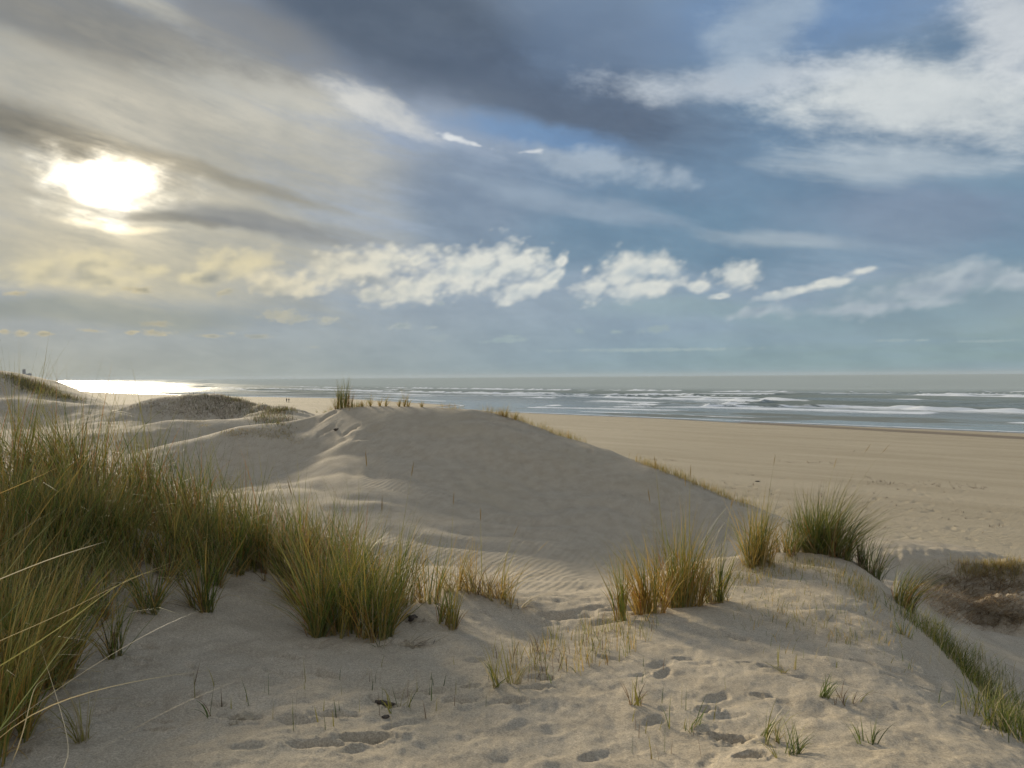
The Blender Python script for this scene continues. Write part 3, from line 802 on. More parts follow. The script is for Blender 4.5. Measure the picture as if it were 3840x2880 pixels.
def seed_stalks(rg, roots, L, lean, w=0.0085, head=0.13, col=OLIVE, headcol=GOLD):
    n = len(roots)
    tilt = rg.uniform(0.0, 0.22, n); az_ = rg.uniform(0, 2 * math.pi, n); curl = rg.uniform(0.0, 0.18, n)
    a = blades(rg, roots, L, tilt, az_, curl, np.full(n, w), np.tile(col, (n, 1)), lean, 5)
    # the head: a thicker spindle round the last stretch
    tops = a[0].reshape(n, 6, 2, 3).mean(2)
    hd = []
    for i in range(n):
        p0 = tops[i, 4] * 0.35 + tops[i, 5] * 0.65; d = tops[i, 5] - tops[i, 4]; d = d / np.linalg.norm(d)
        ring = []
        for (k, rr) in ((0, .3), (.25, 1), (.6, .9), (1, .12)):
            for q in range(4):
                an = q * math.pi / 2
                ring.append(p0 + d * head * k + np.array((math.cos(an), math.sin(an), 0)) * 0.0034 * rr)
        V = np.array(ring); Q = np.array([(r * 4 + q, r * 4 + (q + 1) % 4, (r + 1) * 4 + (q + 1) % 4, (r + 1) * 4 + q) for r in range(3) for q in range(4)])
        C = np.tile(np.array(tuple(headcol) + (1,)), (16, 1)); C[:, :3] *= rg.uniform(0.6, 1.2)
        hd.append((V, Q, C))
    return a, hd

def tuft(p, n, h, rb, label, group=None, lean=(0, 0), flare=0.30, curl=0.55, green=None, dry=None, dryfrac=0.35, stalks=0, width=0.0070, seed=0, name='marram_tuft', cat='grass tuft', tip=None, hmin=0.55):
    rg = np.random.default_rng(seed)
    nd = int(n * dryfrac); ng = n - nd
    def grp(k, table, hs, fl, cu, wd):
        # shoots of six to ten blades that share a root and a slant
        m = max(4, k // 8); sh = rg.integers(0, m, k)
        rr = (rb * np.sqrt(rg.random(m)))[sh]; aa = rg.uniform(0, 2 * math.pi, m)[sh]
        x = p[0] + rr * np.cos(aa) + rg.normal(0, .008, k); y = p[1] + rr * np.sin(aa) + rg.normal(0, .008, k)
        z = SURF[0](x, y) - 0.012
        L = h * hs * (rg.uniform(hmin, 1.0, k) ** 0.8) * rg.uniform(.78, 1.08, m)[sh] * (1 - 0.22 * (rr / (rb + 1e-6)) ** 2)
        az_ = aa + rg.normal(0, 1.0, m)[sh] + rg.normal(0, 0.8, k)
        tilt = np.abs(rg.normal(0, fl, k)) * (0.35 + 0.65 * rr / (rb + 1e-6)) + np.abs(rg.normal(0, fl * 0.5, m))[sh]
        if hs < 1:                         # some dead leaves lie fallen round the foot
            fell = rg.random(k) < 0.22
            tilt = np.where(fell, rg.uniform(.9, 1.45, k), tilt); L = np.where(fell, L * rg.uniform(.3, .6, k), L)
        cur = np.abs(rg.normal(0, cu, k)) + (rg.random(k) < 0.16) * rg.uniform(.6, 1.7, k)
        return blades(rg, np.stack([x, y, z], -1), L, tilt, az_, cur, rg.uniform(0.7, 1.3, k) * wd, pick(rg, k, table), lean, tip=tip)
    g = green or [(GREEN, 4), (OLIVE, 4), (DGREEN, 2), (GOLD, 1.2)]
    d = dry or [(STRAW, 3), (RUST, 3), (GOLD, 3), (BROWN, 2)]
    o = (p[0], p[1], float(SURF[0](p[0], p[1])[0]) - 0.01)
    ob = tuft_part(name, [grp(ng, g, 1.0, flare, curl, width)], o)
    if nd: tag(tuft_part('dry_blades', [grp(nd, d, 0.74, flare * 1.35, curl * 1.5, width * 0.9)], o, ob), kind='stuff')
    stalks = (stalks + 1) // 3
    if stalks:
        rr = rb * 0.6 * np.sqrt(rg.random(stalks)); aa = rg.uniform(0, 2 * math.pi, stalks)
        x = p[0] + rr * np.cos(aa); y = p[1] + rr * np.sin(aa)
        a, hd = seed_stalks(rg, np.stack([x, y, SURF[0](x, y)], -1), h * rg.uniform(0.95, 1.25, stalks), lean)
        tag(tuft_part('flower_stems', [a] + hd, o, ob), kind='stuff')
    return tag(ob, label, cat, group)

_rg = np.random.default_rng(11)
# --- the thick stand along the shaded bank
BANK = [hit(u, v) for u, v in [(-260, 1940), (0, 1930), (300, 1945), (600, 2012), (820, 2095), (1000, 2135), (1160, 2215), (1300, 2290), (1480, 2292)]]
BANK = np.array(BANK)
_len = np.concatenate([[0], np.cumsum(np.hypot(np.diff(BANK[:, 0]), np.diff(BANK[:, 1])))])
GROUP_BANK = 'marram tufts of the thick stand on the shaded bank'
LAB_BANK = 'marram tuft in the thick dark stand along the crest of the shaded bank'
k = 0
for row, off in enumerate((0.0, 0.36, 0.74, 1.15, 1.6)):
    for s_ in np.arange(0.05, _len[-1] - 0.25 * row, 0.25):
        s_ = s_ + _rg.uniform(-0.09, 0.09)
        x = np.interp(s_, _len, BANK[:, 0]) + _rg.uniform(-0.05, 0.05); y = np.interp(s_, _len, BANK[:, 1]) + off + _rg.uniform(-0.12, 0.12)
        tfrac = s_ / _len[-1]
        h = (1.46 if tfrac < 0.5 else 1.26) * _rg.uniform(0.80, 1.15)
        lab = 'marram tuft, %s of the thick bank stand, %s' % (
            ('front row', 'second row', 'middle row', 'fourth row', 'rear row')[row],
            'by the golden foot tufts' if tfrac < .33 else 'midway along' if tfrac < .68 else 'by the bushy end tufts')
        tuft((x, y), 92, h * (1.14 if tfrac < .4 else 1.0), 0.24, lab, GROUP_BANK, lean=(-0.10 + _rg.uniform(-.08, .08), -0.02), flare=0.24, curl=0.46, stalks=1 if _rg.random() < 0.22 else 0,
             seed=1000 + k, dryfrac=0.5, dry=[(RUST, 5), (BROWN, 4), (GOLD, 2.5), (STRAW, 1)], green=[(OLIVE, 4), (GREEN, 4), (DGREEN, 4), (RUST, 1.5)], hmin=0.5)
        k += 1
# --- separate clumps on the slope below it
FRONT = [(560, 2290, 120, .80, .07), (760, 2285, 130, .85, .08), (800, 2190, 120, .85, .08), (1080, 2165, 150, .9, .1), (940, 2125, 130, .9, .1), (430, 2465, 60, .75, .05), (350, 2325, 120, .9, .09),
         (290, 2300, 90, .85, .08), (450, 2190, 100, .9, .1), (640, 2170, 90, .85, .08), (60, 2300, 220, 1.0, .16), (200, 2250, 160, .95, .12), (1190, 2385, 170, 1.02, .07), (1130, 2260, 150, .95, .10)]
_r7 = random.Random(71)
for _ in range(34):
    u = _r7.uniform(30, 900) if _ < 20 else _r7.uniform(120, 560); v = 1985 + 0.12 * u + _r7.uniform(10, 150) * (1 - u / 1400)
    FRONT.append((u, v, 110, _r7.uniform(.85, 1.05), .13))
for i, (u, v, n, h, rb) in enumerate(FRONT):
    p = hit(u, v)
    tuft(p, n, h, rb, 'small open marram clump standing in bare grey sand below the shaded bank' if i < 14 else 'marram clump crowding the slope just under the thick bank stand', 'open marram clumps below the shaded bank' if i < 14 else 'clumps crowding the slope under the stand', lean=(_rg.uniform(-.18, .1), -0.05), flare=0.30, curl=0.5,
         seed=2000 + i, stalks=1 if i % 3 == 0 else 0, dryfrac=0.38)
NEAR = [(20, 2150, 220, 1.35, .22), (140, 2120, 200, 1.3, .2), (-90, 2330, 240, 1.35, .24), (150, 2400, 200, 1.0, .14), (30, 2760, 160, .85, .10), (-40, 2700, 220, 1.0, .14), (-100, 2850, 160, .9, .14), (130, 2585, 330, 1.05, .13), (215, 2545, 200, .95, .09), (10, 2620, 260, 1.0, .12), (-120, 2560, 300, 1.05, .16), (60, 2480, 260, 1.0, .14)]
for i, (u, v, n, h, rb) in enumerate(NEAR):
    p = hit(u, v)
    tuft(p, n, h, rb, 'tall dense marram tuft with golden brown stems at the foot of the shaded bank', 'tall tufts at the foot of the shaded bank', lean=(0.06, -0.05), flare=0.28, curl=0.5,
         green=[(OLIVE, 4), (GREEN, 4), (GOLD, 3)], dry=[(GOLD, 4), (RUST, 3), (STRAW, 2)], dryfrac=0.4, seed=2100 + i, stalks=1)
# the big tuft at the end of the stand
for i, (u, v, n, h, rb) in enumerate([(1260, 2355, 260, 1.18, .20), (1350, 2375, 300, 1.12, .22), (1400, 2395, 150, 1.0, .13), (1460, 2275, 240, 1.05, .22)]):
    p = hit(u, v)
    tuft(p, n, h, rb, 'large bushy green and gold marram tuft at the end of the stand above root hollows', 'bushy tufts at the end of the stand', lean=(0.02, -0.03), flare=0.27, curl=0.45, stalks=4, seed=2200 + i,
         green=[(GREEN, 4), (OLIVE, 4), (DGREEN, 2), (GOLD, 2)], dry=[(GOLD, 4), (RUST, 2), (STRAW, 2.5)], dryfrac=0.38)
for i, (u, v, n, h, rb) in enumerate([(1660, 2340, 70, .60, .06), (1610, 2260, 90, .80, .08), (1690, 2360, 50, .55, .05)]):
    tuft(hit(u, v), n, h, rb, 'thin upright marram clump beside the small bare sand hump', 'thin clumps beside the sand hump', lean=(-.03, 0), flare=0.2, curl=0.35, seed=2300 + i, dryfrac=0.35, green=[(OLIVE, 4), (GREEN, 3), (GOLD, 3)])
for i, (u, v, n, h, rb, lx) in enumerate([(1700, 2222, 110, .70, .10, -.02), (1790, 2235, 150, .68, .12, .06), (1870, 2265, 130, .62, .11, .22), (1930, 2295, 60, .5, .08, .35)]):
    p = hit(u, v); p = (p[0], p[1] + 0.12, p[2])
    tuft(p, n, h, rb, 'straw coloured drooping marram tuft on the crest of the small sand hump', 'straw coloured tufts on the sand hump', lean=(lx, 0.0), flare=0.42, curl=0.75, seed=2400 + i, dryfrac=0.6,
         green=[(OLIVE, 3), (GOLD, 4), (STRAW, 2)], dry=[(STRAW, 4), (BROWN, 2), (GOLD, 3)], stalks=2)
# --- the right-hand mound
p = hit(2560, 2275)
tuft((p[0], p[1] + .05), 470, 1.16, 0.200, 'broad golden green marram tuft with pale plumes at the edge of the sandy mound', lean=(0.05, 0), flare=0.20, curl=0.38, stalks=9, seed=2500, dryfrac=0.45,
     green=[(OLIVE, 4), (GREEN, 2.5), (GOLD, 4)], dry=[(GOLD, 5), (STRAW, 2), (RUST, 2)], cat='grass tuft')
p = hit(2440, 2300)
tuft(p, 240, 0.95, 0.130, 'orange green marram tuft leaning against the broad golden tuft', lean=(-0.06, 0), flare=0.2, curl=0.35, stalks=2, seed=2501, dryfrac=0.5, green=[(OLIVE, 4), (GOLD, 4), (GREEN, 2)], dry=[(GOLD, 4), (RUST, 3)])
p = hit(2330, 2325)
tuft(p, 80, 0.78, 0.055, 'thin upright marram clump rising from the saddle of sparse shoots', lean=(-0.03, 0), flare=0.16, curl=0.25, seed=2502, dryfrac=0.3, green=[(OLIVE, 3), (GREEN, 3), (GOLD, 3)])
p = hit(2690, 2255)
tuft(p, 160, 0.86, 0.092, 'darker marram tuft with white stems on the mound beside the broad golden tuft', lean=(0.05, 0), flare=0.2, curl=0.3, seed=2503, dryfrac=0.4, stalks=6, dry=[(PALE, 3), (BROWN, 2), (GOLD, 2)])
p = hit(2840, 2115)
tuft((p[0], p[1]), 420, 1.050, 0.159, 'yellow green marram tuft on the far edge of the sandy mound', lean=(0.05, 0), flare=0.26, curl=0.45, stalks=3, seed=2504, dryfrac=0.35, green=[(OLIVE, 5), (GOLD, 4), (SHOOT, 3)], dry=[(GOLD, 5), (STRAW, 3)])
p = hit(2960, 2085)
tuft((p[0], p[1] + .1), 170, 0.635, 0.139, 'short pale marram clump between two taller tufts on the mound top', lean=(0.04, 0), flare=0.3, curl=0.5, seed=2505, dryfrac=0.4)
p = hit(3120, 2085)
tuft((p[0] - .02, p[1] + .05), 950, 1.196, 0.258, 'largest dense marram tuft on the mound with wind swept blades and reddish tips', lean=(0.26, 0.02), flare=0.36, curl=0.45, stalks=8, seed=2506, dryfrac=0.3,
     green=[(DGREEN, 4), (GREEN, 5), (OLIVE, 4)], dry=[(RUST, 4), (BROWN, 3), (STRAW, 2)], tip=(0.33, 0.20, 0.12))
p = hit(3040, 2075)
tuft((p[0], p[1] + .12), 300, 0.878, 0.179, 'dark marram tuft tucked against the side of the largest tuft', lean=(0.16, 0), flare=0.3, curl=0.5, seed=2507, dryfrac=0.3)
p = hit(3260, 2150)
tuft(p, 230, 0.805, 0.168, 'loose dark marram tuft leaning down the back of the mound', lean=(0.16, 0), flare=0.30, curl=0.35, seed=2508, dryfrac=0.55, green=[(DGREEN, 4), (GREEN, 3)], dry=[(BROWN, 4), (STRAW, 2)])
p = hit(3390, 2275)
tuft(p, 150, 0.757, 0.090, 'low marram clump swept flat over the edge towards the broken bank', lean=(0.55, 0.05), flare=0.22, curl=0.4, seed=2509, dryfrac=0.4)
# --- far crest of the large bare dune
p = hit(1287, 1532)
tuft((p[0], p[1] + .25), 200, 1.55, .30, 'tall dark upright marram tuft on the crest of the large bare dune', lean=(0.05, 0), flare=0.09, curl=0.32, stalks=3, seed=2600, width=.013, dryfrac=0.45, green=[(OLIVE, 3), (DGREEN, 3)], dry=[(BROWN, 4), (RUST, 2), (GOLD, 2)])
for i, (u, n, h, lx, rb) in enumerate([(1185, 70, 1.4, -.28, .16), (1215, 70, 1.1, -.12, .2), (1250, 110, 1.0, -.05, .25), (1225, 120, .45, 0, .4), (1300, 160, .42, 0, .45)]):
    p = hit(u, 1548); tuft((p[0], p[1] + .9), n, h, rb, 'loose brownish marram tuft beside the tall dark tuft on the bare dune crest', 'loose tufts beside the tall crest tuft', lean=(lx, 0), flare=0.22, curl=0.3, stalks=2, seed=2610 + i, width=.011, dryfrac=0.5)
for i, (u, v, n, h) in enumerate([(1352, 1533, 26, .35), (1384, 1531, 20, .6), (1418, 1530, 40, .45), (1440, 1530, 34, .75), (1492, 1530, 22, .5), (1512, 1530, 44, .85), (1526, 1530, 30, .5), (1578, 1532, 24, .38), (1890, 1570, 110, .5), (1925, 1582, 70, .42)]):
    p = hit(u, v); tuft((p[0], p[1] + .35), max(n, 44), h * 1.25, .15 if n > 50 else .025, 'short thin marram clump along the crest of the large bare dune', 'short clumps along the bare dune crest', lean=(.12, 0), flare=0.32, curl=0.40, seed=2630 + i, width=.010, dryfrac=0.4, green=[(OLIVE, 4), (GOLD, 3)])

# --- grass nobody could count
def scatter(name, label, P, n_per, h, flare, curl, width, table, seed, rb=0.05, lean=(0, 0), seg=4):
    rg = np.random.default_rng(seed)
    P = np.asarray(P); n = len(P) * n_per
    R = np.repeat(P, n_per, 0) + np.concatenate([rg.normal(0, rb, (n, 2)), np.zeros((n, 1))], 1)
    R[:, 2] = SURF[0](R[:, 0], R[:, 1]) - 0.008
    hh = np.repeat(rg.uniform(0.5, 1.0, len(P)), n_per)
    a = blades(rg, R, h * hh * rg.uniform(0.5, 1.0, n), np.abs(rg.normal(0, flare, n)), rg.uniform(0, 6.28, n), np.abs(rg.normal(0, curl, n)), rg.uniform(.7, 1.3, n) * width, pick(rg, n, table), lean, seg)
    ob = mesh_obj(name, a[0], a[1], cols=a[2], mat=GRASS)
    return tag(ob, label, 'grass', kind='stuff')
def patchy(P, scale, thr, seed):
    return [p for p in P if vnoise(p[0] / scale, p[1] / scale, seed) > thr]
def region(poly, n, seed):                # random ground points inside an outline given in pixels
    rg = random.Random(seed); out = []
    us = [q[0] for q in poly]; vs = [q[1] for q in poly]
    while len(out) < n:
        u = rg.uniform(min(us), max(us)); v = rg.uniform(min(vs), max(vs)); ins = False
        for i in range(len(poly)):
            (x1, y1), (x2, y2) = poly[i], poly[i - 1]
            if (y1 > v) != (y2 > v) and u < (x2 - x1) * (v - y1) / (y2 - y1) + x1: ins = not ins
        if ins:
            p = hit(u, v)
            if p: out.append(p)
    return out
scatter('sparse_shoots', 'thin scattered green and straw shoots in the sand saddle', region([(1850, 2470), (2020, 2400), (2250, 2330), (2480, 2320), (2420, 2430), (2200, 2540), (1900, 2590)], 210, 1) + region([(2000, 2420), (2330, 2320), (2400, 2380), (2200, 2500)], 70, 2),
        2, .23, .22, .5, .0045, [(OLIVE, 4), (GOLD, 2), (STRAW, 3), (SHOOT, 2), (BROWN, 2)], 31, .02)
scatter('mound_shoots', 'fine scattered shoots over the top of the sandy mound', region([(2650, 2190), (2900, 2110), (3120, 2110), (3330, 2260), (3420, 2420), (3150, 2420), (2850, 2330)], 330, 3) + region([(2700, 2300), (3400, 2330), (3500, 2560), (2900, 2470)], 50, 7),
        2, .16, .3, .6, .0042, [(OLIVE, 4), (GOLD, 2), (STRAW, 3), (SHOOT, 2)], 32, .03)
scatter('mound_edge_grass', 'band of short grass along the rim of the sandy mound', region([(2780, 2130), (3000, 2085), (3200, 2140), (3300, 2220), (3250, 2260), (3050, 2140), (2820, 2190), (2620, 2260)], 240, 4),
        4, .19, .35, .6, .0040, [(OLIVE, 4), (GREEN, 2), (STRAW, 2), (GOLD, 3)], 33, .04)
scatter('gully_grass', 'short green grass filling the gully behind the sandy mound', patchy(region([(3330, 2270), (3480, 2310), (3720, 2480), (3840, 2640), (3840, 2860), (3700, 2700), (3520, 2440)], 260, 5) + region([(3360, 2290), (3540, 2440), (3720, 2680), (3840, 2820), (3840, 2750), (3640, 2520), (3480, 2370)], 330, 18), .55, .40, 3),
        5, .36, .4, .7, .0052, [(GREEN, 4), (DGREEN, 2), (OLIVE, 5), (STRAW, 2.0)], 34, .11, lean=(.08, 0))
scatter('front_shoots', 'stiff single shoots poking out of the sand in front of the stand', region([(700, 2560), (1500, 2500), (1850, 2480), (1800, 2720), (1000, 2750)], 55, 6) + region([(2380, 2480), (2700, 2480), (2750, 2860), (2350, 2860)], 30, 8),
        1, .20, .12, .25, .0050, [(DGREEN, 3), (OLIVE, 3), (BROWN, 2), (STRAW, 1)], 35, .02)
# fringe on the back of the large dune's crest
fr = []
_r5 = random.Random(5)
for (u0, v0), (u1, v1), n in [((1330, 1528), (1640, 1528), 60), ((1640, 1530), (1880, 1563), 70), ((1880, 1563), (2250, 1683), 130), ((2250, 1683), (2520, 1790), 130), ((2520, 1790), (2800, 1905), 110), ((1150, 1568), (1330, 1536), 50)]:
    for _ in range(n):
        t_ = _r5.random(); p = hit(u0 + (u1 - u0) * t_, v0 + (v1 - v0) * t_ + 5)
        if p and p[1] < 45 and vnoise(p[0] / 0.9, p[1] / 0.9, 44) > 0.42: fr.append((p[0] + _r5.uniform(0, .5), p[1] + _r5.uniform(0.1, .9), 0))
scatter('crest_fringe', 'low fringe of dry grass along the crest of the large bare dune', fr, 6, .46, .35, .6, .0075, [(OLIVE, 4), (GOLD, 4), (STRAW, 2)], 36, .10)
# rough growth on the dark hump, the cone hill and the far hill
scatter('hump_grass', 'dark rough grass over the dark hump behind the cone hill', region([(880, 1495), (1000, 1530), (1120, 1560), (1060, 1600), (960, 1585), (900, 1530)], 170, 9) + region([(700, 1482), (900, 1492), (980, 1520), (820, 1500)], 70, 10) + region([(620, 1500), (900, 1510), (1000, 1560), (860, 1570), (700, 1540)], 90, 21) + region([(990, 1533), (1110, 1536), (1110, 1545), (1000, 1545)], 60, 17),
        8, .42, .4, .5, .014, [(BROWN, 5), (OLIVE, 2), (DGREEN, 4)], 37, .25)
scatter('hump_litter', 'thin dark litter and dead stems over the dark hump', region([(470, 1525), (620, 1492), (760, 1483), (900, 1500), (900, 1565), (720, 1565), (560, 1550)], 900, 22), 5, .16, .6, .6, .016, [(BROWN, 5), ((.10, .08, .05), 4), (OLIVE, 1)], 47, .3)
scatter('cone_grass', 'thin olive grass over the top of the cone hill', region([(820, 1612), (1090, 1608), (1130, 1660), (1000, 1640), (850, 1640)], 260, 11) + region([(700, 1560), (760, 1570), (800, 1620), (730, 1600)], 50, 12),
        5, .14, .4, .5, .008, [(OLIVE, 4), (GOLD, 3), (BROWN, 2)], 38, .12)
scatter('far_hill_grass', 'dark grass along the ridge of the far dune hill', region([(0, 1400), (60, 1412), (130, 1440), (260, 1490), (300, 1503), (200, 1490), (100, 1460), (60, 1430)], 330, 13),
        9, .62, .4, .5, .030, [(BROWN, 4), (OLIVE, 3), (DGREEN, 3)], 39, .6)
# dead roots hanging over the broken bank
def roots_tangle(seed, poly, n, L, w, table, name, label):
    P = np.array(region(poly, n, seed)); rg = np.random.default_rng(seed)
    P = np.repeat(P, 3, 0) + np.concatenate([rg.normal(0, .10, (n * 3, 2)), np.zeros((n * 3, 1))], 1)
    P[:, 2] = SURF[0](P[:, 0], P[:, 1]) + .01
    k = len(P)
    a = blades(rg, P, L * rg.uniform(.4, 1.0, k), rg.uniform(.6, 1.3, k), rg.normal(-1.4, 1.1, k), rg.uniform(.2, 1.6, k), rg.uniform(.6, 1.4, k) * w, pick(rg, k, table), (0, 0), 5, stiff=1.0)
    ob = mesh_obj(name, a[0], a[1], cols=a[2], mat=GRASS)
    return tag(ob, label, 'roots', kind='stuff')
roots_tangle(14, [(3440, 2190), (3560, 2150), (3840, 2150), (3840, 2350), (3700, 2330), (3560, 2330), (3460, 2260)], 1500, .34, .008, [(BROWN, 4), ((0.25, 0.165, 0.085), 5), ((0.40, 0.29, 0.16), 4)], 'hanging_roots', 'brown tangle of dead roots and grass hanging over the broken bank')
scatter('bank_top_grass', 'dry yellowish grass along the top of the broken bank', region([(3560, 2128), (3700, 2118), (3840, 2112), (3840, 2160), (3620, 2160)], 260, 15), 6, .28, .3, .5, .006, [(GOLD, 4), (STRAW, 3), (OLIVE, 4)], 40, .08)

# --- sprigs standing alone on the sand in front
for i, (u, v, n, h, rb, lx, pal, lab) in enumerate([
    (3085, 2620, 34, .26, .035, .02, [(SHOOT, 4), (GREEN, 3)], 'bright green upright sprig on the wind cut slope of the mound'),
    (2860, 2770, 40, .28, .10, .10, [(SHOOT, 3), (OLIVE, 3), (STRAW, 2)], 'sprawling green and straw sprig beside the long dark crack in the sand'),
    (2960, 2840, 34, .24, .07, .05, [(SHOOT, 4), (OLIVE, 2)], 'loose green sprig just below the long dark crack in the sand'),
    (3240, 2790, 22, .22, .04, -.05, [(GREEN, 4), (DGREEN, 2)], 'dark green sprig by a ledge of crusted sand on the mound'),
    (3400, 2390, 30, .26, .05, .0, [(SHOOT, 4), (GOLD, 2)], 'yellow green sprig high on the mound among fine shoots'),
    (3170, 2640, 18, .22, .06, .25, [(BROWN, 4), (OLIVE, 1)], 'withered brown sprig bent over next to the bright green sprig'),
    (2950, 2515, 20, .26, .08, .1, [(OLIVE, 3), (STRAW, 2)], 'arched olive sprig with one white blade on the mound slope'),
    (2560, 2740, 16, .26, .10, .1, [(SHOOT, 3), (STRAW, 2)], 'small yellowish sprig in sunlit grainy sand'),
    (2390, 2640, 24, .22, .05, .0, [(OLIVE, 3), (BROWN, 3)], 'stiff brown green sprig on a little sand tump'),
    (1890, 2565, 60, .38, .09, .02, [(OLIVE, 4), (SHOOT, 2), (STRAW, 3)], 'open green and straw clump at the lower end of the sand saddle'),
    (2030, 2440, 26, .30, .05, .02, [(BROWN, 3), (STRAW, 3)], 'brownish dry clump in the middle of the sand saddle'),
    (1500, 2660, 14, .26, .06, .0, [(DGREEN, 3), (OLIVE, 2)], 'dark curved sprig among small hollows in the sand'),
    (1430, 2420, 10, .30, .05, .1, [(DGREEN, 3), (STRAW, 2)], 'few dark blades arching over the root hollow'),
    (790, 2690, 5, .26, .03, .0, [(DGREEN, 3), (BROWN, 1)], 'three stiff dark blades beside a hollow in the shaded sand'),
    (315, 2780, 26, .50, .025, -.10, [(STRAW, 3), (OLIVE, 3)], 'slender pale clump alone in the shaded sand')]):
    p = hit(u, v)
    tuft(p, n, h, rb, lab, lean=(lx, 0), flare=0.42, curl=0.7, green=pal, dryfrac=0.0, seed=3000 + i, width=.0058, name='marram_sprig', cat='sprig', hmin=.35)

# --- long blades leaning in from a tuft beside the viewer
def arched(points, w, col, wob):
    """one blade laid through points given as (pixel, pixel, metres ahead)"""
    P = np.array([unproject(*q) for q in points]); n = 14
    t = np.linspace(0, 1, len(P)); tt = np.linspace(0, 1, n)
    out = np.stack([np.interp(tt, t, P[:, k]) for k in range(3)], -1)
    for _ in range(3): out[1:-1] = (out[:-2] + 2 * out[1:-1] + out[2:]) / 4
    d = np.gradient(out, axis=0); d /= np.linalg.norm(d, axis=1)[:, None]
    side = np.cross(d, np.array((math.sin(wob), 0.35, math.cos(wob)))); side /= np.linalg.norm(side, axis=1)[:, None]
    ww = (w * np.clip(1.02 - tt ** 2.2, .08, 1) * np.clip(.55 + tt * 2, 0, 1) / 2)[:, None]
    V = np.stack([out - side * ww, out + side * ww], 1).reshape(-1, 3)
    k = np.arange(n - 1) * 2
    Q = np.stack([k, k + 1, k + 3, k + 2], -1)
    c = np.array(col)[None] * (1 - .3 * tt[:, None]) + np.array(PALE)[None] * (.3 * tt[:, None])
    C = np.concatenate([np.repeat(c, 2, 0), np.ones((2 * n, 1))], 1)
    return V, Q, C
NEARB = [([(150, 3100, 2.2), (253, 2878, 2.2), (633, 2657, 2.35), (900, 2546, 2.5)], 0.0032, GOLD), ([(-200, 2950, 2.1), (63, 2695, 2.2), (297, 2600, 2.3), (557, 2543, 2.4), (800, 2511, 2.5)], 0.0038, STRAW),
         ([(-150, 2850, 2.2), (215, 2581, 2.4), (456, 2429, 2.5), (633, 2334, 2.6), (753, 2288, 2.7)], 0.0037, STRAW), ([(-250, 2640, 2.3), (0, 2500, 2.4), (280, 2320, 2.5), (470, 2160, 2.6), (640, 2130, 2.7)], 0.0042, OLIVE),
         ([(-250, 2520, 2.3), (0, 2400, 2.4), (220, 2310, 2.5), (440, 2190, 2.6), (690, 2090, 2.8)], 0.0035, STRAW), ([(-250, 2560, 2.3), (-20, 2350, 2.4), (110, 2220, 2.5), (300, 2050, 2.6), (430, 1965, 2.7)], 0.0045, GREEN),
         ([(-250, 2280, 2.2), (0, 2170, 2.3), (200, 2090, 2.4), (330, 2050, 2.5), (400, 2030, 2.6)], 0.0037, PALE), ([(-250, 2200, 2.3), (0, 2050, 2.4), (120, 1960, 2.5), (230, 1900, 2.6)], 0.0038, OLIVE),
         ([(-200, 2950, 2.0), (-20, 2760, 2.1), (60, 2660, 2.2), (230, 2430, 2.3), (360, 2260, 2.4)], 0.0040, GREEN), ([(-180, 3000, 2.1), (30, 2700, 2.2), (40, 2600, 2.25), (20, 2480, 2.3)], 0.0046, GREEN),
         ([(-100, 3100, 2.0), (60, 2860, 2.0), (110, 2650, 2.1), (130, 2560, 2.15), (190, 2540, 2.2)], 0.0036, STRAW), ([(-250, 1950, 2.4), (0, 1850, 2.5), (140, 1790, 2.6), (230, 1745, 2.7)], 0.0037, GOLD),
         ([(-200, 2450, 2.3), (-10, 2190, 2.4), (90, 2060, 2.5), (150, 2000, 2.6), (330, 1830, 2.7)], 0.0040, OLIVE), ([(100, 3050, 2.3), (270, 2860, 2.4), (240, 2700, 2.5), (150, 2420, 2.5)], 0.0032, PALE)]
_o = unproject(-250, 2900, 2.2)
tag(tuft_part('marram_tuft', [arched(p, w, c, i * 1.3) for i, (p, w, c) in enumerate(NEARB)], _o),
    'long pale blades arching out of a marram tuft over the shaded sand', 'grass tuft')

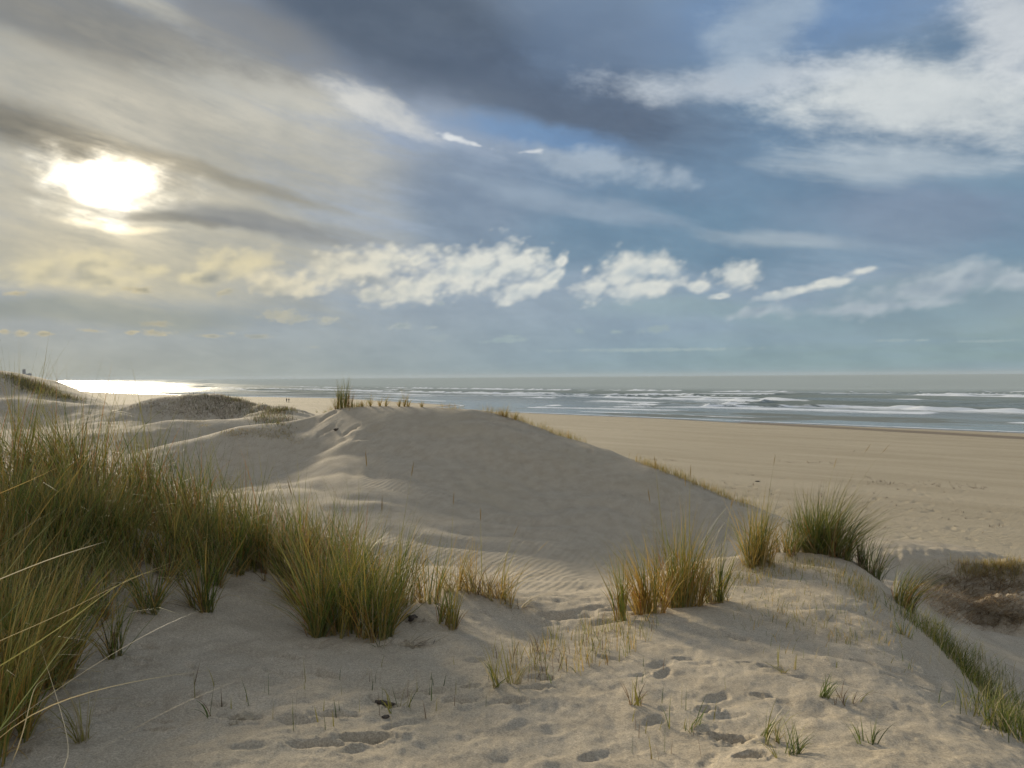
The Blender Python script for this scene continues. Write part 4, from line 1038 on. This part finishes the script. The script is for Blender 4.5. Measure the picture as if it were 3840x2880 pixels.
# ------------------------------------------------------------------ things lying in the sand
def simple_mat(name, col, rough=0.8, noise=0.0, scale=20.0):
    m, T = new_mat(name)
    out = T.node('ShaderNodeOutputMaterial'); bs = T.node('ShaderNodeBsdfPrincipled'); T.link(bs.outputs[0], out.inputs[0])
    geo = T.node('ShaderNodeTexCoord').outputs['Object']
    n = T.noise(geo, scale, 4, 0.6)
    c = T.mix(T.ramp(n, 0.3, 0.7), tuple(x * (1 - noise) for x in col), tuple(min(1, x * (1 + noise)) for x in col))
    T.link(c, bs.inputs['Base Color']); bs.inputs['Roughness'].default_value = rough
    return m
def lump(name, p, size, seed, mat, label, cat, rz=0.0, sink=0.3):
    """a knobbly stone-like body: a subdivided ball pushed about by noise"""
    nu, nv = 28, 16
    th = np.linspace(0, 2 * math.pi, nu, endpoint=False); ph = np.linspace(0.02, math.pi - 0.02, nv)
    T_, P_ = np.meshgrid(th, ph, indexing='ij')
    d = np.stack([np.sin(P_) * np.cos(T_), np.sin(P_) * np.sin(T_), np.cos(P_)], -1).reshape(-1, 3)
    k = 1 + 0.34 * fbm(d[:, 0] * 2.2 + seed, d[:, 1] * 2.2 + d[:, 2] * 1.7, seed, 4) + 0.12 * fbm(d[:, 0] * 7 + seed, d[:, 1] * 7 + d[:, 2] * 6, seed + 5, 3)
    V = d * k[:, None] * np.array(size)[None]
    c, s = math.cos(rz), math.sin(rz)
    V = np.stack([V[:, 0] * c - V[:, 1] * s, V[:, 0] * s + V[:, 1] * c, V[:, 2]], -1)
    i, j = np.meshgrid(np.arange(nu), np.arange(nv - 1), indexing='ij'); i = i.ravel(); j = j.ravel(); i2 = (i + 1) % nu
    Q = np.stack([i * nv + j, i * nv + j + 1, i2 * nv + j + 1, i2 * nv + j], -1)
    ob = mesh_obj(name, V, Q, mat=mat); ob.location = (p[0], p[1], p[2] + size[2] * (1 - 2 * sink) * 0.5)
    return tag(ob, label, cat)
CLOD = simple_mat('crusted_sand', (0.36, 0.305, 0.215), 0.95, 0.25, 60)
WOOD_SHADE = simple_mat('driftwood_and_shade', (0.075, 0.058, 0.042), 0.85, 0.35, 50)  # driftwood brown, also used for the painted shade of sand hollows
lump('sand_clod', hit(915, 2700), (.050, .036, .034), 3, CLOD, 'crumbling lump of crusted sand standing in a shaded hollow', 'sand clod', .3)
lump('sand_clod', hit(875, 2712), (.022, .016, .012), 8, CLOD, 'small crumb of crusted sand beside the larger lump', 'sand clod', .9)
lump('wood_and_shade_chip', hit(1440, 2642), (.075, .014, .012), 5, WOOD_SHADE, 'dark splinter added as shade among the small sand hollows', 'driftwood', -.4)  # dark sliver standing in for the shade inside these hollows
lump('wood_and_shade_chip', hit(1445, 2690), (.022, .016, .012), 9, WOOD_SHADE, 'tiny dark chip added as shade at the lip of a sand hollow', 'driftwood', .4)  # added dark bit that paints the hollow's shade
lump('wood_and_shade_chip', hit(2840, 1806), (.22, .12, .07), 12, WOOD_SHADE, 'dark scrap lying alone on the open beach', 'driftwood', .2)
lump('hollow_shade_lump', hit(1547, 2322), (.040, .028, .026), 14, WOOD_SHADE, 'dark lump added as shade in the root hollow under the bushy tufts', 'driftwood', .6)  # no wood here: dark body added for the shade deep in the hollow
lump('wood_and_shade_chip', hit(1263, 1612), (.10, .06, .05), 15, WOOD_SHADE, 'small dark block on the wind carved flank of the bare dune', 'driftwood', .6)
for (u, v, n, lab) in [(1500, 2318, 26, 'bare roots hanging over the hollow under the bushy tufts'), (1560, 2425, 30, 'bare dark roots crossing the lower hollow in the shaded sand')]:
    p = hit(u, v); rg = np.random.default_rng(u)
    R = np.array([p] * n) + np.concatenate([rg.normal(0, .045, (n, 2)), np.full((n, 1), .012)], 1)
    a = blades(rg, R, rg.uniform(.10, .28, n), rg.uniform(.9, 1.5, n), rg.normal(-.5, .8, n), rg.uniform(.0, .5, n), np.full(n, .006), pick(rg, n, [(BROWN, 3), ((.06, .045, .03), 3), (STRAW, 1)]), (0, 0), 5, stiff=1.0)
    tag(tuft_part('exposed_roots', [a], p), lab, 'roots')

_rw = random.Random(9); wr = []
for (u0, v0, u1, v1, n, sp) in [(3250, 1806, 3700, 1828, 60, 7), (2440, 1722, 2570, 1730, 22, 2), (2900, 1732, 3150, 1738, 20, 2), (2600, 1800, 3800, 1960, 60, 30), (2600, 1620, 3800, 1700, 26, 20)]:
    for _ in range(n):
        t_ = _rw.random(); p = hit(u0 + (u1 - u0) * t_, v0 + (v1 - v0) * t_ + _rw.gauss(0, sp))
        if p: wr.append(p)
tag(scatter('beach_wrack', 'dark scraps of seaweed strewn over the open beach', wr, 5, .30, 1.2, .6, .035, [((.07, .055, .04), 4), (BROWN, 3)], 48, .14), cat='seaweed')

# ------------------------------------------------------------------ walkers on the beach
def person_mesh(seed, stride, coat):
    """a walking figure: joints joined by edges, grown to a body by the skin modifier"""
    J = {'pel': (0, 0, .95), 'waist': (0, .01, 1.10), 'chest': (0, 0, 1.33), 'neck': (0, -.01, 1.50), 'chin': (0, .01, 1.57), 'crown': (0, .01, 1.74),
         'hl': (-.10, 0, .90), 'kl': (-.10, stride * .5, .50), 'al': (-.10, stride * .75 - .05, .09), 'tl': (-.10, stride * .75 + .14, .035),
         'hr': (.10, 0, .90), 'kr': (.10, -stride * .2 + .06, .50), 'ar': (.10, -stride - .05, .12), 'tr': (.10, -stride + .11, .04),
         'sl': (-.19, 0, 1.43), 'el': (-.25, -stride * .35, 1.16), 'wl': (-.24, -stride * .3 + .10, .92), 'fl': (-.23, -stride * .3 + .14, .82),
         'sr': (.19, 0, 1.43), 'er': (.25, stride * .30, 1.16), 'wr': (.24, stride * .45 + .06, .94), 'fr': (.23, stride * .5 + .10, .84)}
    R = {'pel': .15 * coat, 'waist': .14 * coat, 'chest': .165 * coat, 'neck': .065, 'chin': .085, 'crown': .085, 'hl': .10, 'kl': .068, 'al': .048, 'tl': .045, 'hr': .10, 'kr': .068, 'ar': .048, 'tr': .045,
         'sl': .075, 'el': .056, 'wl': .042, 'fl': .035, 'sr': .075, 'er': .056, 'wr': .042, 'fr': .035}
    E = [('pel', 'waist'), ('waist', 'chest'), ('chest', 'neck'), ('neck', 'chin'), ('chin', 'crown'), ('pel', 'hl'), ('hl', 'kl'), ('kl', 'al'), ('al', 'tl'), ('pel', 'hr'), ('hr', 'kr'), ('kr', 'ar'), ('ar', 'tr'),
         ('chest', 'sl'), ('sl', 'el'), ('el', 'wl'), ('wl', 'fl'), ('chest', 'sr'), ('sr', 'er'), ('er', 'wr'), ('wr', 'fr')]
    keys = list(J)
    me = bpy.data.meshes.new('person'); me.from_pydata([J[k] for k in keys], [(keys.index(a), keys.index(b)) for a, b in E], [])
    ob = bpy.data.objects.new('person', me); COL.objects.link(ob)
    md = ob.modifiers.new('skin', 'SKIN'); md.use_smooth_shade = True
    for i, k in enumerate(keys):
        sv = me.skin_vertices[0].data[i]; sv.radius = (R[k], R[k]); sv.use_root = (k == 'pel')
    sb = ob.modifiers.new('sub', 'SUBSURF'); sb.levels = 1; sb.render_levels = 1
    dg = bpy.context.evaluated_depsgraph_get()
    new = bpy.data.meshes.new_from_object(ob.evaluated_get(dg))
    bpy.data.objects.remove(ob)
    return new
def cloth_mat(name, coat, legs, hat):
    m, T = new_mat(name)
    out = T.node('ShaderNodeOutputMaterial'); bs = T.node('ShaderNodeBsdfPrincipled'); T.link(bs.outputs[0], out.inputs[0]); bs.inputs['Roughness'].default_value = .9
    z = T.node('ShaderNodeSeparateXYZ'); T.link(T.node('ShaderNodeTexCoord').outputs['Object'], z.inputs[0]); z = z.outputs[2]
    def cut(a): return T.math('GREATER_THAN', z, a)
    c = T.mix(cut(.86), legs, coat); c = T.mix(cut(1.53), c, (.45, .30, .22)); c = T.mix(cut(1.65), c, hat)
    c = T.mix(cut(.07), (.02, .02, .02), c)
    T.link(c, bs.inputs['Base Color'])
    return m
BLACKC = cloth_mat('black_coat', (.012, .012, .014), (.015, .015, .02), (.02, .015, .012)); NAVYC = cloth_mat('navy_coat', (.014, .016, .028), (.02, .02, .03), (.03, .022, .015)); GREYC = cloth_mat('grey_coat', (.035, .034, .033), (.02, .02, .03), (.03, .02, .015))
BODY = [person_mesh(0, .22, 1.0), person_mesh(1, .34, 1.18), person_mesh(2, .05, 1.08)]
def person(x, y, body, mat, rz, label, group=None, s=1.0):
    me = BODY[body].copy(); me.materials.clear(); me.materials.append(mat)
    for pl in me.polygons: pl.use_smooth = True
    ob = bpy.data.objects.new('person', me); COL.objects.link(ob)
    ob.location = (x, y, max(float(SURF[0](x, y)[0]), 0.0) + .0); ob.rotation_euler = (0, 0, rz); ob.scale = (s, s, s)
    # hair as a cap of its own
    return tag(ob, label, 'person', group)
def at_beach(u, v):
    d = ray(u, v); k = -(CAM_Z - .35) / d.z
    return d.x * k, d.y * k
x, y = at_beach(1075, 1511); person(x, y, 0, BLACKC, 2.6, 'slim person in black walking along the open beach with a companion', 'pair walking on the open beach')
x, y = at_beach(1083.5, 1512); person(x, y, 1, NAVYC, 2.5, 'broad person in a dark coat striding beside the slim walker', 'pair walking on the open beach', 1.02)
x, y = at_beach(425, 1473); person(x, y, 1, BLACKC, 1.3, 'dark walker leading a pair against the bright glitter of the sea', 'pair against the sea glitter', 1.03)
x, y = at_beach(436, 1473.5); person(x, y, 0, BLACKC, 1.3, 'dark walker following the other against the bright glitter of the sea', 'pair against the sea glitter', 1.0)
for i, (u, v) in enumerate([(712, 1479), (718, 1480), (726, 1479.5), (733, 1480), (739, 1479)]):
    x, y = at_beach(u, v); person(x, y, (i + 1) % 3, (BLACKC, GREYC, NAVYC)[i % 3], 1 + i, 'far walker in dark clothes seen over the top of the dark hump', 'walkers seen over the dark hump', 1.0 + .03 * (i % 3))
for i, u in enumerate([206, 211, 215, 220, 235, 238, 254]):
    x, y = at_beach(u, 1461 + .06 * (u - 206)); person(x, y, i % 3, (BLACKC, NAVYC, GREYC)[i % 3], i * 1.1, 'tiny far off walker at the bright water edge', 'walkers far off at the water edge', 1.0)

# ------------------------------------------------------------------ town on the far coast
WALLM = simple_mat('pale_render', (.34, .34, .36), .8, .08, .2); GLASSM = simple_mat('window_glass', (.05, .06, .07), .15, .1, .5); ROOFM = simple_mat('flat_roof', (.12, .12, .13), .9, .1, .3)
def boxes(name, L, mat, parent=None):
    V, Q = [], []
    for (x0, x1, y0, y1, z0, z1) in L:
        o = len(V); V += [(x, y, z) for z in (z0, z1) for y in (y0, y1) for x in (x0, x1)]
        Q += [(o + a, o + b, o + c, o + d) for a, b, c, d in ((0, 2, 3, 1), (4, 5, 7, 6), (0, 1, 5, 4), (2, 6, 7, 3), (0, 4, 6, 2), (1, 3, 7, 5))]
    return mesh_obj(name, np.array(V, float), np.array(Q), mat=mat, parent=parent, smooth=False)
def building(u, depth, w, dpt, h, floors, label, base=9.0, name='apartment_building'):
    x, y, _ = unproject(u, 1424, depth)
    e = bpy.data.objects.new(name, None); COL.objects.link(e); e.location = (x, y, base - 3); e.rotation_euler = (0, 0, .35)
    boxes('wall', [(-w / 2, w / 2, -dpt / 2, dpt / 2, 0, h)], WALLM, e)
    boxes('roof', [(-w / 2 - .4, w / 2 + .4, -dpt / 2 - .4, dpt / 2 + .4, h, h + .8), (-w / 6, w / 5, -dpt / 5, dpt / 5, h + .8, h + 3.4)], ROOFM, e)
    for f in range(floors):
        z = 3.5 + (h - 5) * f / floors
        boxes('window_band', [(-w / 2 + 1, w / 2 - 1, -dpt / 2 - .12, -dpt / 2 + .1, z, z + 1.5)], GLASSM, e)
    return tag(e, label, 'building')
building(91, 4500, 15, 16, 66, 18, 'tall slim tower block standing hazy on the far coast')
building(111, 4480, 21, 18, 42, 11, 'broad lower tower block beside the tall slim one on the far coast')
building(101, 4700, 26, 14, 40, 9, 'squat hazy block half hidden between the two far tower blocks')
building(64, 4900, 10, 10, 40, 8, 'small narrow hazy tower inland of the tall slim tower block')
building(40, 5000, 46, 14, 26, 6, 'low wide hazy building on the far coast behind the dune hill')

# ------------------------------------------------------------------ sea air
def haze():
    x0, x1, y0, y1, z0, z1 = -36000, 36000, -34000, 36000, -11.5, 88
    ob = boxes('haze', [(x0, x1, y0, y1, z0, z1)], None)
    m = bpy.data.materials.new('haze_air'); m.use_nodes = True
    T = NT(m.node_tree); out = T.node('ShaderNodeOutputMaterial'); v = T.node('ShaderNodeVolumePrincipled')
    v.inputs['Color'].default_value = (.52, .58, .64, 1); v.inputs['Density'].default_value = 3.5e-5; v.inputs['Anisotropy'].default_value = .1
    T.link(v.outputs[0], out.inputs['Volume'])
    ob.data.materials.append(m)
    tag(ob, 'thin pale sea haze over beach and water', 'haze', kind='stuff')
haze()
